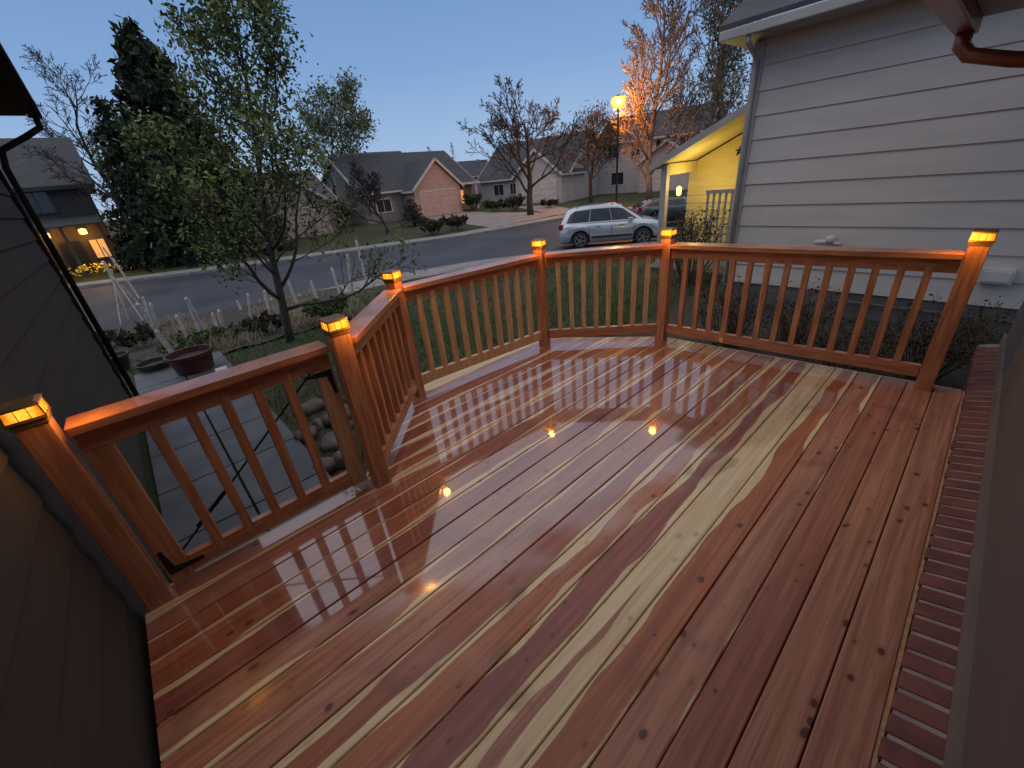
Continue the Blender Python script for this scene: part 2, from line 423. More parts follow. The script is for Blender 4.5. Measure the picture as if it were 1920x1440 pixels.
BD = {0:(.6,-.9,-.9),1:(.62,-.9,-.9),2:(.98,-.9,-.5),3:(.64,-.3,.10),4:(.80,.24,.06),5:(.62,.85,.70),6:(.42,.18,.24),7:(.82,.22,.10),8:(.03,.10,.16),9:(.58,.12,-.2),10:(.22,.14,.12),11:(.61,-.1,.18),12:(.4,.20,-.2),13:(.76,-.2,.20),14:(.05,.16,.10),15:(.55,.18,-.3),16:(.82,.06,.20),17:(.38,.18,.1),18:(.0,-.2,.20),19:(.7,.16,.12)}
for i in range(nb):
    tone = rb.random()
    sl = rb.choice([-.6,-.35,-.12,.05,.10,.16]); sr = rb.choice([-.6,-.35,-.12,.04,.08,.14])
    if i < 1: sl, sr = 1.5,1.5
    k_ = nb-1-i
    if k_ in BD: tone,sl,sr = BD[k_]
    board(x,x+bw,tone,sl,sr); x += pit
bo = mb.build('deck_boards','deck',deck)
ca = bo.data.color_attributes.new('bd','FLOAT_COLOR','CORNER')
ca.data.foreach_set('color',[c for q in cols for c in q])
m = MB()
ring = [(-3.1,1.42),(-2.23,.6),(-2.23,-.5),(.19,-.5),(.19,3.93),(-1.97,3.77),(-3.1,3.0)]
for a,b in zip(ring,ring[1:]+ring[:1]):
    m.beam((*a,-.106),(*b,-.106),.04,.2)
m.build('fascia_board','cedar_pale',deck)
m = MB()
for yy in (.0,.6,1.2,1.8,2.4,2.9): m.bb(-3.0 if yy>1.4 else -2.2,.17,yy-.02,yy+.02,-.2,-.033)
m.build('joist','cedar_h',deck)
# ------------------------------------------------------------------ posts, lights, rails
P = {'A':(-1.95,3.70),'B':(.0,3.83),'C':(-2.84,2.92),'D':(-2.99,1.45),'E':(-2.13,.665),'F':(-2.17,-.46)}
PR = {'A':0,'B':0,'C':R(20),'D':R(25),'E':0,'F':0}
PZ = 1.0
names = {'A':'at the far deck corner','B':'at the right end of the railing','C':'at the middle angle of the railing','D':'at the left railing angle behind the gate','E':'between the gate and angled railing','F':'nearest left beside the wall'}
ps = MB(); ps.bb(-.046,.046,-.046,.046,-.03,PZ); pst = ps.build('railing_post','cedar_v',bevel=.004)
def light_proto(root):
    b = MB(); b.bb(-.056,.056,-.056,.056,0,.008); b.bb(-.05,.05,-.05,.05,-.02,0); b.build('base','bronze',root,bevel=.003,local=True)
    f = MB()
    for sx in (-1,1):
        for sy in (-1,1): f.beam((sx*.0525,sy*.0525,.008),(sx*.0485,sy*.0485,.056),.005,.005)
    for k in range(4):
        mt = Matrix.Rotation(k*math.pi/2,3,'Z')
        for o_ in (-.016,.016): f.beam(mt@Vector((.0535,o_,.008)),mt@Vector((.0495,o_,.056)),.0022,.0022)
        for r_,z_ in ((.0530,.0105),(.0495,.0535)): f.beam(mt@Vector((r_,-r_,z_)),mt@Vector((r_,r_,z_)),.004,.004)
    f.build('frame','bronze',root,local=True)
    g_ = MB(); g_.lathe([(.0735,.008),(.0675,.056)],n=4); g_.build('glass_pane','amber',root,local=True)
    c = MB(); c.lathe([(.078,.056),(.078,.062),(.058,.068),(.012,.070)],n=4); c.build('cap','bronze',root,bevel=.002,local=True)
def copy_tree(o, parent=None):
    c = o.copy(); COL.objects.link(c); c.parent = parent
    for ch in o.children:
        copy_tree(ch, c)
    return c
first = None
for k in 'ABCDEF':
    o = pst if k=='A' else pst.copy()
    if k != 'A': COL.objects.link(o)
    o.location = (*P[k],0); o.rotation_euler = (0,0,PR[k])
    tag(o,'square cedar railing post '+names[k],'post','deck railing posts')
    if first is None:
        first = thing('post_light','x','lamp',(*P[k],PZ+.004),PR[k],'solar lights on the deck posts'); light_proto(first); t = first
        bpy.context.view_layer.update()
    else: t = copy_tree(first); t.location = (*P[k],PZ+.004); t.rotation_euler = (0,0,PR[k])
    t['label'] = 'glowing amber cap light on the post '+names[k]
    ld = bpy.data.lights.new('cap_glow','POINT'); ld.energy = 2.2; ld.color = (1,.42,.05); ld.shadow_soft_size = .03
    lo = bpy.data.objects.new('cap_glow',ld); COL.objects.link(lo)
    d_ = Vector((-1.2-P[k][0],1.6-P[k][1],0)).normalized()*.125
    lo.location = (P[k][0]+d_.x,P[k][1]+d_.y,PZ+.045)
bal = MB(); bal.bb(-.021,.021,-.021,.021,.1,.85)
bal0 = bal.build('baluster','cedar_v',bevel=.003)
balp = MB(); balp.bb(-.021,.021,-.021,.021,.1,.85); bal1 = balp.build('baluster','cedar_pale',bevel=.003)
used = {0:False,1:False}
def put_bal(root, p, rz, kind):
    src = (bal0,bal1)[kind]
    o = src if not used[kind] else src.copy()
    if used[kind]: COL.objects.link(o)
    used[kind] = True
    o.parent = root; o.location = Vector((p[0],p[1],0))-root.location; o.rotation_euler = (0,0,rz)
def section(a, b, n, label, kind, mats=('cedar_h','cedar_h')):
    a = Vector((*a,0)); b = Vector((*b,0)); d = (b-a).normalized(); rz = math.atan2(d.y,d.x)
    root = thing('railing_section',label,'railing',(a+b)/2,0,'deck railing sections')
    p = a+d*.05; q = b-d*.05; Z = lambda v,z: (v.x,v.y,z)
    m = MB(); m.beam(Z(p,.921),Z(q,.921),.14,.038); m.build('cap_rail',mats[0],root,bevel=.005)
    m = MB(); m.beam(Z(p,.855),Z(q,.855),.04,.089); m.build('top_rail',mats[0],root,bevel=.004)
    m = MB(); m.beam(Z(p,.125),Z(q,.125),.044,.089); m.build('bottom_rail',mats[1],root,bevel=.004)
    for i in range(n):
        t = (i+1)/(n+1); c = p+(q-p)*t
        put_bal(root,c,rz,kind)
    return root
section(P['D'],P['E'],7,'short angled railing section between the gate post and the left corner',0)
section(P['C'],P['D'],10,'railing section along the street side of the deck',1,('cedar_h','cedar_pale'))
section(P['A'],P['C'],8,'angled railing section in front of the parked silver SUV',1,('cedar_h','cedar_h'))
section(P['B'],P['A'],13,'longest railing section in front of the grey sided house',0)
gate = thing('gate','low cedar gate with slim balusters and black anti-sag cable','gate',(-2.2,.1,0))
gx = -2.19; gy0, gy1 = -.395,.60
m = MB(); m.bb(gx-.07,gx+.07,gy0,gy1,.902,.94); m.build('cap_rail','cedar_h',gate,bevel=.005)
m = MB(); m.bb(gx-.02,gx+.02,gy0,gy1,.811,.9); m.build('top_rail','cedar_h',gate,bevel=.004)
m = MB(); m.bb(gx-.02,gx+.02,gy0+.092,gy1-.092,.06,.149); m.build('bottom_rail','cedar_h',gate,bevel=.004)
for y0 in (gy0,gy1-.09):
    m = MB(); m.bb(gx-.02,gx+.02,y0,y0+.09,.04,.81); m.build('stile','cedar_v' if y0<0 else 'cedar_pale',gate,bevel=.004)
for i in range(5):
    y = gy0+.09+(gy1-gy0-.18)*(i+1)/6
    put_bal(gate,(gx,y),0,0)
m = MB(); m.tube([(gx-.035,gy0+.05,.13),(gx-.035,gy1-.05,.83)],.005,6)
m.tube([(gx-.035,gy0+.18,.24),(gx-.035,gy0+.36,.37)],.010,6); m.build('cable','iron',gate)
for (y,z,sy,sz) in ((gy0+.01,.10,1,1),(gy1-.01,.80,-1,-1)):
    q_ = [(y,z),(y+sy*.14,z),(y+sy*.14,z+sz*.016),(y+sy*.03,z+sz*.03),(y+sy*.016,z+sz*.14),(y,z+sz*.14)]
    m = MB(); m.v = [(gx+.0215,b_,c_) for b_,c_ in q_]+[(gx+.026,b_,c_) for b_,c_ in q_]
    m.f = [(0,1,2,3),(0,3,4,5),(6,9,8,7),(6,11,10,9)]+[(i,(i+1)%6,6+(i+1)%6,6+i) for i in range(6)]
    m.build('corner_bracket','iron',gate)
# ------------------------------------------------------------------ own house: right wall with brick ledge
hw = thing('house_wall','brown house wall with red brick ledge along the right edge of the deck','wall',(.5,2,0))
YC = 4.93
m = MB(); z = .10
while z < 2.4:
    m.hexa([(.34,-1,z),(.34,YC,z),(.6,YC,z),(.6,-1,z)],[(.352,-1,z+.2),(.352,YC,z+.2),(.6,YC,z+.2),(.6,-1,z+.2)]); z += .2
m.build('wall','ownwall',hw)
m = MB(); m.bb(.325,.36,-1,YC+.012,.052,.13); m.build('trim_board','owntrim',hw)
m = MB(); y = -.9; rr = random.Random(3)
while y < YC-.09:
    j = rr.uniform(-.006,.006); z0 = -.055
    m.hexa([(.208+j,y,z0),(.33,y,z0),(.33,y+.070,z0),(.208+j,y+.070,z0)],[(.208+j,y,.012+j*.5),(.33,y,.045),(.33,y+.070,.045),(.208+j,y+.070,.012+j*.5)])
    y += .086+rr.uniform(-.002,.002)
m.build('brick_ledge','brick',hw,bevel=.005)
m = MB(); m.hexa([(.216,-1,-.056),(.329,-1,-.056),(.329,YC,-.056),(.216,YC,-.056)],[(.216,-1,.0085),(.329,-1,.0405),(.329,YC,.0405),(.216,YC,.0085)]); m.build('mortar_bed','mortar',hw)
m = MB(); m.bb(.235,.6,-1,YC-.01,-.9,-.057); m.build('foundation','brick',hw)
m = MB(); m.bb(-.44,.9,-1.5,YC+.35,2.34,2.37); m.build('soffit','owntrim',hw)
m = MB(); m.hexa([(-.5,-1.5,2.40),(2.5,-1.5,3.5),(2.5,YC+.4,3.5),(-.5,YC+.4,2.40)],[(-.5,-1.5,2.44),(2.5,-1.5,3.54),(2.5,YC+.4,3.54),(-.5,YC+.4,2.44)]); m.build('roof','shingle',hw)
m = MB(); m.bb(-.57,-.445,-1.5,YC+.4,2.25,2.39); gt = m.build('gutter','browngutter',hw,bevel=.012)
m = MB(); m.tube([(-.5,YC+.2,2.26),(-.5,YC+.2,2.17),(-.44,YC+.18,2.10),(-.2,YC+.12,2.02),(.2,YC+.08,1.93),(.42,YC+.06,1.86),(.46,YC+.06,1.7),(.46,YC+.06,-.4)],[.05]*8,8); m.build('downspout','browngutter',hw,smooth=True)
gw = thing('house_wall','dark house wall with dark eave at the left edge','wall',(-3.5,-.7,0))
m = MB(); z = -.5
while z < 2.6:
    m.hexa([(-6.45,-.553,z),(.335,-.553,z),(.335,-.9,z),(-6.45,-.9,z)][::-1],[(-6.45,-.568,z+.2),(.335,-.568,z+.2),(.335,-.9,z+.2),(-6.45,-.9,z+.2)][::-1]); z += .2
m.build('wall','ownwall2',gw)
m = MB(); m.bb(-6.56,-6.452,-.9,-.535,-.55,2.6); m.build('corner_trim','darkgutter',gw)
XE = -2.6
m = MB(); m.bb(-6.9,XE,-.95,-.17,2.62,2.65); m.build('soffit','darkgutter',gw)
m = MB(); m.hexa([(-6.9,-.1,2.70),(XE,-.1,2.70),(XE,-3.5,4.1),(-6.9,-3.5,4.1)][::-1],[(-6.9,-.1,2.74),(XE,-.1,2.74),(XE,-3.5,4.14),(-6.9,-3.5,4.14)][::-1]); m.build('roof','shingle',gw)
m = MB(); m.bb(-6.9,XE,-.165,-.06,2.6,2.71); m.build('gutter','darkgutter',gw,bevel=.012)
m = MB(); m.tube([(-6.75,-.11,2.61),(-6.75,-.12,2.5),(-6.72,-.25,2.42),(-6.62,-.46,2.3),(-6.61,-.50,2.15),(-6.61,-.50,-.5)],.028,8); m.build('downspout','darkgutter',gw,smooth=True)
# ------------------------------------------------------------------ grey neighbour house
YW = 6.6; XC = -2.5; ZE = 2.80
nb_ = thing('neighbor_house','large grey lap sided house wall at the right with yellow lit porch','house',(-.5,7,-.5))
m = MB(); z = -.1; EX = .264
while z < ZE-.03:
    z2 = min(z+EX,ZE+.01)
    m.hexa([(XC,YW-.018,z),(5,YW-.018,z),(5,YW+.3,z),(XC,YW+.3,z)],[(XC,YW,z2),(5,YW,z2),(5,YW+.3,z2),(XC,YW+.3,z2)]); z = z2
m.bb(XC,5,YW+.3,14,-.1,ZE); m.build('wall','siding',nb_)
m = MB(); m.bb(XC-.03,XC+.09,YW-.035,YW+.2,-.12,ZE-.01); m.build('corner_trim','offwhite',nb_,bevel=.004)
m = MB(); m.bb(XC+.02,5,YW+.005,14,-1.1,-.1); m.build('foundation','concrete',nb_)
m = MB(); m.bb(XC-.25,5,YW-.40,YW+.4,ZE,ZE+.03); m.build('soffit','offwhite',nb_)
m = MB(); m.bb(XC-.27,5,YW-.50,YW-.402,ZE+.0,ZE+.10); m.build('gutter','offwhite',nb_,bevel=.012)
m = MB(); m.hexa([(XC-.3,YW-.46,ZE+.11),(5,YW-.46,ZE+.11),(5,12,6.0),(XC-.3,12,6.0)],[(XC-.3,YW-.46,ZE+.16),(5,YW-.46,ZE+.16),(5,12,6.06),(XC-.3,12,6.06)]); m.build('roof','shingle',nb_)
m = MB(); m.tube([(XC+.05,YW-.45,ZE),(XC+.05,YW-.44,ZE-.06),(XC+.035,YW-.2,ZE-.14),(XC+.03,YW-.075,ZE-.19),(XC+.03,YW-.07,ZE-.3),(XC+.03,YW-.07,-.3)],.027,8); m.build('downspout','offwhite',nb_,smooth=True)
ry = 8.3
e0 = at_y(1222,316,ry); e1 = at_y(1397,205,ry)
sl = (e1.z-e0.z)/(e1.x-e0.x)
xr = -2.3; zr = e0.z+sl*(xr-e0.x)
m = MB(); m.hexa([(e0.x,ry,e0.z),(xr,ry,zr),(xr,14,zr),(e0.x,14,e0.z)],[(e0.x,ry,e0.z+.05),(xr,ry,zr+.05),(xr,14,zr+.05),(e0.x,14,e0.z+.05)]); m.build('porch_roof','shingle',nb_)
m = MB(); m.hexa([(e0.x+.02,ry+.02,e0.z-.03),(xr,ry+.02,zr-.03),(xr,9.66,zr-.03),(e0.x+.02,9.66,e0.z-.03)],[(e0.x+.02,ry+.02,e0.z-.006),(xr,ry+.02,zr-.006),(xr,9.66,zr-.006),(e0.x+.02,9.66,e0.z-.006)]); m.build('porch_ceiling','yellow',nb_)
m = MB(); m.beam((e0.x-.03,ry-.025,e0.z-.0),(xr,ry-.025,zr-.0),.04,.11,(0,0,1)); m.build('porch_fascia','offwhite',nb_)
m = MB(); z = -.4; yw = 9.7; xb = e0.x+.1
def xedge(z): return max(xb, e0.x+(z+.06-e0.z)/sl) if z > e0.z-.1 else xb
while z < zr-.1:
    z2 = z+.16; xl,xl2 = xedge(z),xedge(z2); xR = XC+.2
    m.hexa([(xl,yw-.018,z),(xR,yw-.018,z),(xR,yw+.2,z),(xl,yw+.2,z)],[(xl2,yw,z2),(xR,yw,z2),(xR,yw+.2,z2),(xl2,yw+.2,z2)]); z = z2
m.build('porch_wall','yellow',nb_)
pp = (e0.x+.22,ry+.15)
m = MB(); m.bb(pp[0]-.06,pp[0]+.06,pp[1]-.06,pp[1]+.06,-.8,e0.z+.03); m.build('porch_post','offwhite',nb_)
m = MB(); m.beam((pp[0]-.0,ry+.15,e0.z-.05),(pp[0],13,e0.z-.05),.1,.2); m.build('porch_beam','yellow',nb_)
m = MB(); m.bb(-4.9,XC,ry,9.68,-.8,-.42); m.build('porch_floor','concrete',nb_)
m = MB(); q0 = at_y(1325,360,ry+.2)
m.bb(q0.x,XC,ry+.17,ry+.23,q0.z-.03,q0.z+.03); m.bb(q0.x,XC,ry+.18,ry+.22,-.32,-.26)
xx = q0.x+.02
while xx < XC: m.bb(xx,xx+.035,ry+.185,ry+.215,-.262,q0.z-.03); xx += .11
m.build('porch_railing','offwhite',nb_)
lp = at_y(1273,358,yw-.12)
m = MB(); m.lathe([(.02,-.1),(.05,-.08),(.06,.06),(.02,.1)],lp,10); m.build('porch_lamp','bulb',nb_,smooth=True)
def pl(name, loc, e, c, r=.05):
    ld = bpy.data.lights.new(name,'POINT'); ld.energy = e; ld.color = c; ld.shadow_soft_size = r
    o = bpy.data.objects.new(name,ld); COL.objects.link(o); o.location = loc; return o
pl('porch_glow',(lp.x+.8,yw-.85,lp.z+.2),26,(1,.74,.25),.1)
sp_ = at_y(1387,283,ry-.06); m = MB()
vs = []
for k in range(10):
    r_ = .09 if k%2==0 else .04; t = math.pi/2+k*math.pi/5; vs.append((sp_.x+r_*math.cos(t),sp_.y,sp_.z+r_*math.sin(t)))
vs += [(sp_.x,sp_.y-.03,sp_.z),(sp_.x,sp_.y+.01,sp_.z)]
m.add(vs,[(k,(k+1)%10,10) for k in range(10)]+[((k+1)%10,k,11) for k in range(10)])
tag(m.build('star_ornament','iron'),'small metal star hung beside the yellow porch','ornament')
mp_ = at_y(1552,458,YW-.1)
t = thing('gas_valve','small white pipe valve on the grey siding above the railing','valve',mp_)
m = MB(); m.tube([mp_+Vector((-.14,0,.02)),mp_+Vector((.0,0,.03)),mp_+Vector((.14,0,.0))],.03,8); m.tube([mp_+Vector((.12,0,0)),mp_+Vector((.12,0,-.2)),mp_+Vector((.12,.1,-.24))],.022,8); m.build('pipe','white',t,smooth=True)
m = MB(); m.lathe([(.045,0),(.055,.02),(.055,.07),(.03,.09)],mp_+Vector((.02,0,.02)),12); m.build('regulator','white',t,smooth=True)
bp = at_y(1868,517,YW-.06); m = MB(); m.box(bp,(.24,.1,.15)); m.box(bp+Vector((0,-.056,0)),(.2,.012,.11))
tag(m.build('utility_box','white',bevel=.008),'small white utility box low on the grey siding','utility box')
m = MB(); m.tube([(-1.2,YW-.06,-.2),(.2,YW-.05,-.22),(1.6,YW-.06,-.3)],.016,6)
tag(m.build('pipe','concrete',smooth=True),'thin pipe along the foundation of the grey house','pipe')
# ------------------------------------------------------------------ far houses
def gable(mw, mr, mt, x0,x1,y0,y1,z0,ze,zr,ax,oh=.4,th=.14):
    T = (lambda a,b,c:(b,a,c)) if ax=='x' else (lambda a,b,c:(a,b,c))
    if ax=='x': x0,x1,y0,y1 = y0,y1,x0,x1
    xm = (x0+x1)/2; s_ = (zr-ze)/(xm-x0)
    pts = [(x0,z0),(x1,z0),(x1,ze),(xm,zr),(x0,ze)]
    mw.add([T(a,y0,c) for a,c in pts]+[T(a,y1,c) for a,c in pts],[(0,1,2,3,4),(9,8,7,6,5),(0,4,9,5),(1,6,7,2)])
    for sg,xe in ((-1,x0-oh),(1,x1+oh)):
        zz = ze-oh*s_+.03; a,b = y0-oh,y1+oh
        mr.hexa([T(xm,a,zr+.03),T(xe,a,zz),T(xe,b,zz),T(xm,b,zr+.03)],[T(xm,a,zr+.03+th),T(xe,a,zz+th),T(xe,b,zz+th),T(xm,b,zr+.03+th)])
        for yy in (a-.025,b+.025): mt.beam(T(xm,yy,zr+.05),T(xe,yy,zz+.02),.045,.22)
        mt.beam(T(xe+sg*.03,a,zz+.0),T(xe+sg*.03,b,zz+.0),.05,.18)
def win(parent, c, w, h_, n, mat='glass', fm='white'):
    c = Vector(c); n = Vector(n); t = Vector((-n.y,n.x,0)); m = MB(); U = Vector((0,0,1))
    for sg in (-1,1):
        m.beam(c+n*.03-t*(w/2+.05)+U*sg*h_/2,c+n*.03+t*(w/2+.05)+U*sg*h_/2,.08,.1)
        m.beam(c+n*.03+t*sg*w/2-U*(h_/2-.05),c+n*.03+t*sg*w/2+U*(h_/2-.05),.1,.08,n)
    m.beam(c+n*.03-U*(h_/2-.05),c+n*.03+U*(h_/2-.05),.05,.05,n)
    f = m.build('window',fm,parent,local=True)
    p = MB(); q = [c+n*.015-t*w/2-U*h_/2,c+n*.015+t*w/2-U*h_/2,c+n*.015+t*w/2+U*h_/2,c+n*.015-t*w/2+U*h_/2]
    p.add(q,[(0,1,2,3)]); p.build('pane',mat,f,local=True)
def gdoor(parent, c, w, h_, n, mat):
    c = Vector(c); n = Vector(n); t = Vector((-n.y,n.x,0)); m = MB(); rows = 4; colsn = 4
    m.beam(c+n*.02-t*w/2+Vector((0,0,h_/2)),c+n*.02+t*w/2+Vector((0,0,h_/2)),.03,h_)
    for r_ in range(rows):
        for k in range(colsn):
            cc = c+n*.045+t*(-w/2+w*(k+.5)/colsn)+Vector((0,0,h_*(r_+.5)/rows))
            m.beam(cc-t*w/colsn*.4,cc+t*w/colsn*.4,.03,h_/rows*.72)
    m.build('garage_door',mat,parent,local=True,bevel=.01)
    m = MB()
    for sg in (-1,1): m.beam(c+n*.04+t*sg*(w/2+.08),c+n*.04+t*sg*(w/2+.08)+Vector((0,0,h_+.1)),.12,.05,n)
    m.beam(c+n*.04-t*(w/2+.02)+Vector((0,0,h_+.08)),c+n*.04+t*(w/2+.02)+Vector((0,0,h_+.08)),.05,.14)
    m.build('door_trim','white',parent,local=True)
x0,y0 = -41,18.7; zg = gz(x0,y0)
h3 = thing('house','house with peach garage gable and dark roof across the street','house',(x0,y0,zg))
w,r_,tr = MB(),MB(),MB(); gable(w,r_,tr,-10,0,0,13.2,-.3,2.9,6.2,'y'); w.build('wall','greyhouse',h3,local=True)
w2 = MB(); gable(w2,r_,tr,-3,2.2,4.3,9.9,-.3,2.7,5.1,'x',.3); w2.build('garage_wall','peach',h3,local=True)
r_.build('roof','shingle',h3,local=True); tr.build('fascia','white',h3,local=True)
gdoor(h3,(2.2,7.1,0),4.2,2.3,(1,0,0),'peach_d')
win(h3,(0,2,1.5),1.6,1.2,(1,0,0)); win(h3,(-5,0,1.6),1.3,1.2,(0,-1,0)); win(h3,(0,11.4,1.4),1.0,1.4,(1,0,0),'warmglass')
m = MB(); m.bb(.02,.08,10.2,11-.1,0,2.1); m.build('front_door','darkhouse',h3,local=True)
m = MB(); m.bb(1.2,1.4,12.6,12.8,-.2,2.6); m.bb(.01,1.5,10,13.2,2.6,2.8); m.build('porch','white',h3,local=True)
x0,y0 = -41,6.2; zg = gz(x0,y0)
h2 = thing('house','low salmon house mostly hidden behind the young green tree','house',(x0,y0,zg))
w,r_,tr = MB(),MB(),MB(); gable(w,r_,tr,-9,0,0,9.5,-.3,2.8,5.2,'y'); w.build('wall','greyhouse',h2,local=True)
w2 = MB(); gable(w2,r_,tr,-3,2.0,2.2,8.2,-.3,2.7,4.9,'x',.3); w2.build('garage_wall','peach',h2,local=True)
r_.build('roof','shingle_b',h2,local=True); tr.build('fascia','white',h2,local=True)
gdoor(h2,(2.0,5.2,0),4.4,2.2,(1,0,0),'peach_d'); win(h2,(0,1.1,1.5),1.2,1.2,(1,0,0))
h4 = thing('house','white house with dark roof behind the large bare tree','house',(-43.5,35.3,gz(-43,35)),R(-82))
w,r_,tr = MB(),MB(),MB(); gable(w,r_,tr,-9,0,0,12.5,-.3,2.8,6.3,'y'); w.build('wall','whitehouse',h4,local=True)
w2 = MB(); gable(w2,r_,tr,-3,1.5,6.6,12.6,-.3,2.7,5.0,'x',.3); w2.build('garage_wall','whitehouse',h4,local=True)
r_.build('roof','shingle',h4,local=True); tr.build('fascia','white',h4,local=True)
gdoor(h4,(1.5,9.6,0),4.6,2.3,(1,0,0),'white'); win(h4,(0,2.8,1.5),1.6,1.2,(1,0,0)); win(h4,(0,5,1.5),.9,1.2,(1,0,0)); win(h4,(-4.5,0,1.6),1.4,1.2,(0,-1,0))
h5 = thing('house','two storey white house behind the lit street lamp','house',(-32,43.5,gz(-32,43)),R(-75))
w,r_,tr = MB(),MB(),MB(); gable(w,r_,tr,-9,0,0,11,-.3,5.2,7.6,'y'); w.build('wall','whitehouse',h5,local=True)
w2 = MB(); gable(w2,r_,tr,-3,1.2,5,10.5,-.3,2.8,4.6,'x',.3); w2.build('garage_wall','whitehouse',h5,local=True)
r_.build('roof','shingle',h5,local=True); tr.build('fascia','white',h5,local=True)
for yy in (1.6,4.2,6.8,9.2): win(h5,(0,yy,4.2),1.1,1.3,(1,0,0))
win(h5,(0,2.2,1.5),1.5,1.3,(1,0,0)); gdoor(h5,(1.2,7.8,0),4.2,2.2,(1,0,0),'white')
HO = Vector((-39,-14.5,gz(-39,-10)))
h1 = thing('house','dark house at far left with warm lit porch','house',HO)
w,r_,tr = MB(),MB(),MB(); gable(w,r_,tr,-9,0,0,14.5,-.3,5.4,8.2,'y'); w.build('wall','darkhouse',h1,local=True)
r_.build('roof','shingle',h1,local=True); tr.build('fascia','darkhouse',h1,local=True)
m = MB(); m.hexa([(.02,6,3.5),(2.4,6,3.05),(2.4,14.4,3.05),(.02,14.4,3.5)],[(.02,6,3.6),(2.4,6,3.15),(2.4,14.4,3.15),(.02,14.4,3.6)]); m.build('porch_roof','shingle',h1,local=True)
for yy in (7,10.6,12.5,14.2):
    m = MB(); m.bb(2.15,2.32,yy-.08,yy+.08,-.2,3.06); m.build('porch_post','darkhouse',h1,local=True)
m = MB(); m.bb(.02,.07,11.9,12.9,.1,2.2); m.build('front_door','iron',h1,local=True)
for yy in (8.6,10.3): win(h1,(0,yy,1.6),1.3,1.3,(1,0,0),'warmglass' if yy>9 else 'glass','darkhouse')
win(h1,(0,13.7,1.6),.8,1.2,(1,0,0),'warmglass','darkhouse')
for yy in (3,8,12): win(h1,(0,yy,4.5),1.3,1.2,(1,0,0),'glass','darkhouse')
for yy in (11.6,13.3):
    m = MB(); m.lathe([(.05,-.18),(.19,-.14),(.20,.12),(.04,.18)],(.24,yy,2.7),10); m.build('wall_lamp','bulb',h1,smooth=True,local=True)
    pl('porch_glow',HO+Vector((.9,yy,2.5)),60,(1,.45,.10),.1)
for (px,py,xx,ww,hh,lab) in ((720,282,-62,9,6.9,'distant grey house roof behind the peach garage house'),(895,300,-66,10,6.6,'distant house roof between the peach and white houses')):
    q = at_x(px,py,xx); hb = thing('house',lab,'house',(xx,q.y,gz(xx,q.y)))
    w,r_,tr = MB(),MB(),MB(); gable(w,r_,tr,-8,0,-ww/2,ww/2,-.3,q.z-gz(xx,q.y)-2.4,q.z-gz(xx,q.y),'y'); w.build('wall','greyhouse',hb,local=True); r_.build('roof','shingle',hb,local=True); tr.build('fascia','white',hb,local=True)
# ------------------------------------------------------------------ vegetation
def grow(out, tips, rg, p, d, Ln, r, lvl, mx, Q):
    n = max(3,min(9,int(Ln/Q['seg'])+2)); path = [p.copy()]; rad = [r]; dd = d.copy()
    for i in range(n):
        dd = (dd+Vector((rg.gauss(0,1),rg.gauss(0,1),rg.gauss(0,1)))*Q['wob']+Vector((0,0,Q['up'][lvl]/n))).normalized()
        p = p+dd*(Ln/n); path.append(p.copy()); rad.append(max(Q['rmin'],r*(1-(i+1)/n*.85)))
    out.append((lvl,path,rad))
    kids(out,tips,rg,path,rad,Ln,lvl,mx,Q)
def kids(out,tips,rg,path,rad,Ln,lvl,mx,Q):
    n = len(path)-1
    if lvl >= mx:
        tips.extend(path[1:]); return
    k = Q['n'][lvl]; az = rg.uniform(0,6.28); t0 = Q['t0'][lvl]
    for j in range(k):
        t = t0+(1-t0)*(j+rg.uniform(.1,.9))/k; f = t*n; i = min(int(f),n-1)
        pos = path[i].lerp(path[i+1],f-i); tg = (path[i+1]-path[i]).normalized()
        az += 2.4+rg.uniform(-.5,.5); a = tg.orthogonal().normalized(); b = tg.cross(a)
        sd = a*math.cos(az)+b*math.sin(az); an = Q['ang'][lvl]*rg.uniform(.75,1.25)
        nd = (tg*math.cos(an)+sd*math.sin(an)).normalized()
        ln = Ln*Q['ratio'][lvl]*(1-Q.get('fall',.55)*(t-t0)/(1-t0+1e-6))*rg.uniform(.75,1.2)
        rc = max(Q['rmin'],min(rad[i]*.7, ln*Q['rr']))
        grow(out,tips,rg,pos,nd,ln,rc,lvl+1,mx,Q)
QB = dict(seg=.6,wob=.13,up=(.1,.35,.25,.15,.1),n=(13,7,6,5),t0=(.28,.25,.2,.15),ang=(.8,.75,.7,.7),ratio=(.55,.5,.5,.5),rmin=.008,rr=.018)
def leafquad(mb_, c, s_, rg):
    d = Vector((rg.gauss(0,1),rg.gauss(0,1),rg.gauss(0,.8))).normalized(); a = d.orthogonal().normalized(); a = Matrix.Rotation(rg.uniform(0,6.28),3,d)@a; b = d.cross(a)
    mb_.add([c-a*s_,c+b*s_*.45,c+a*s_,c-b*s_*.45],[(0,1,2,3)])
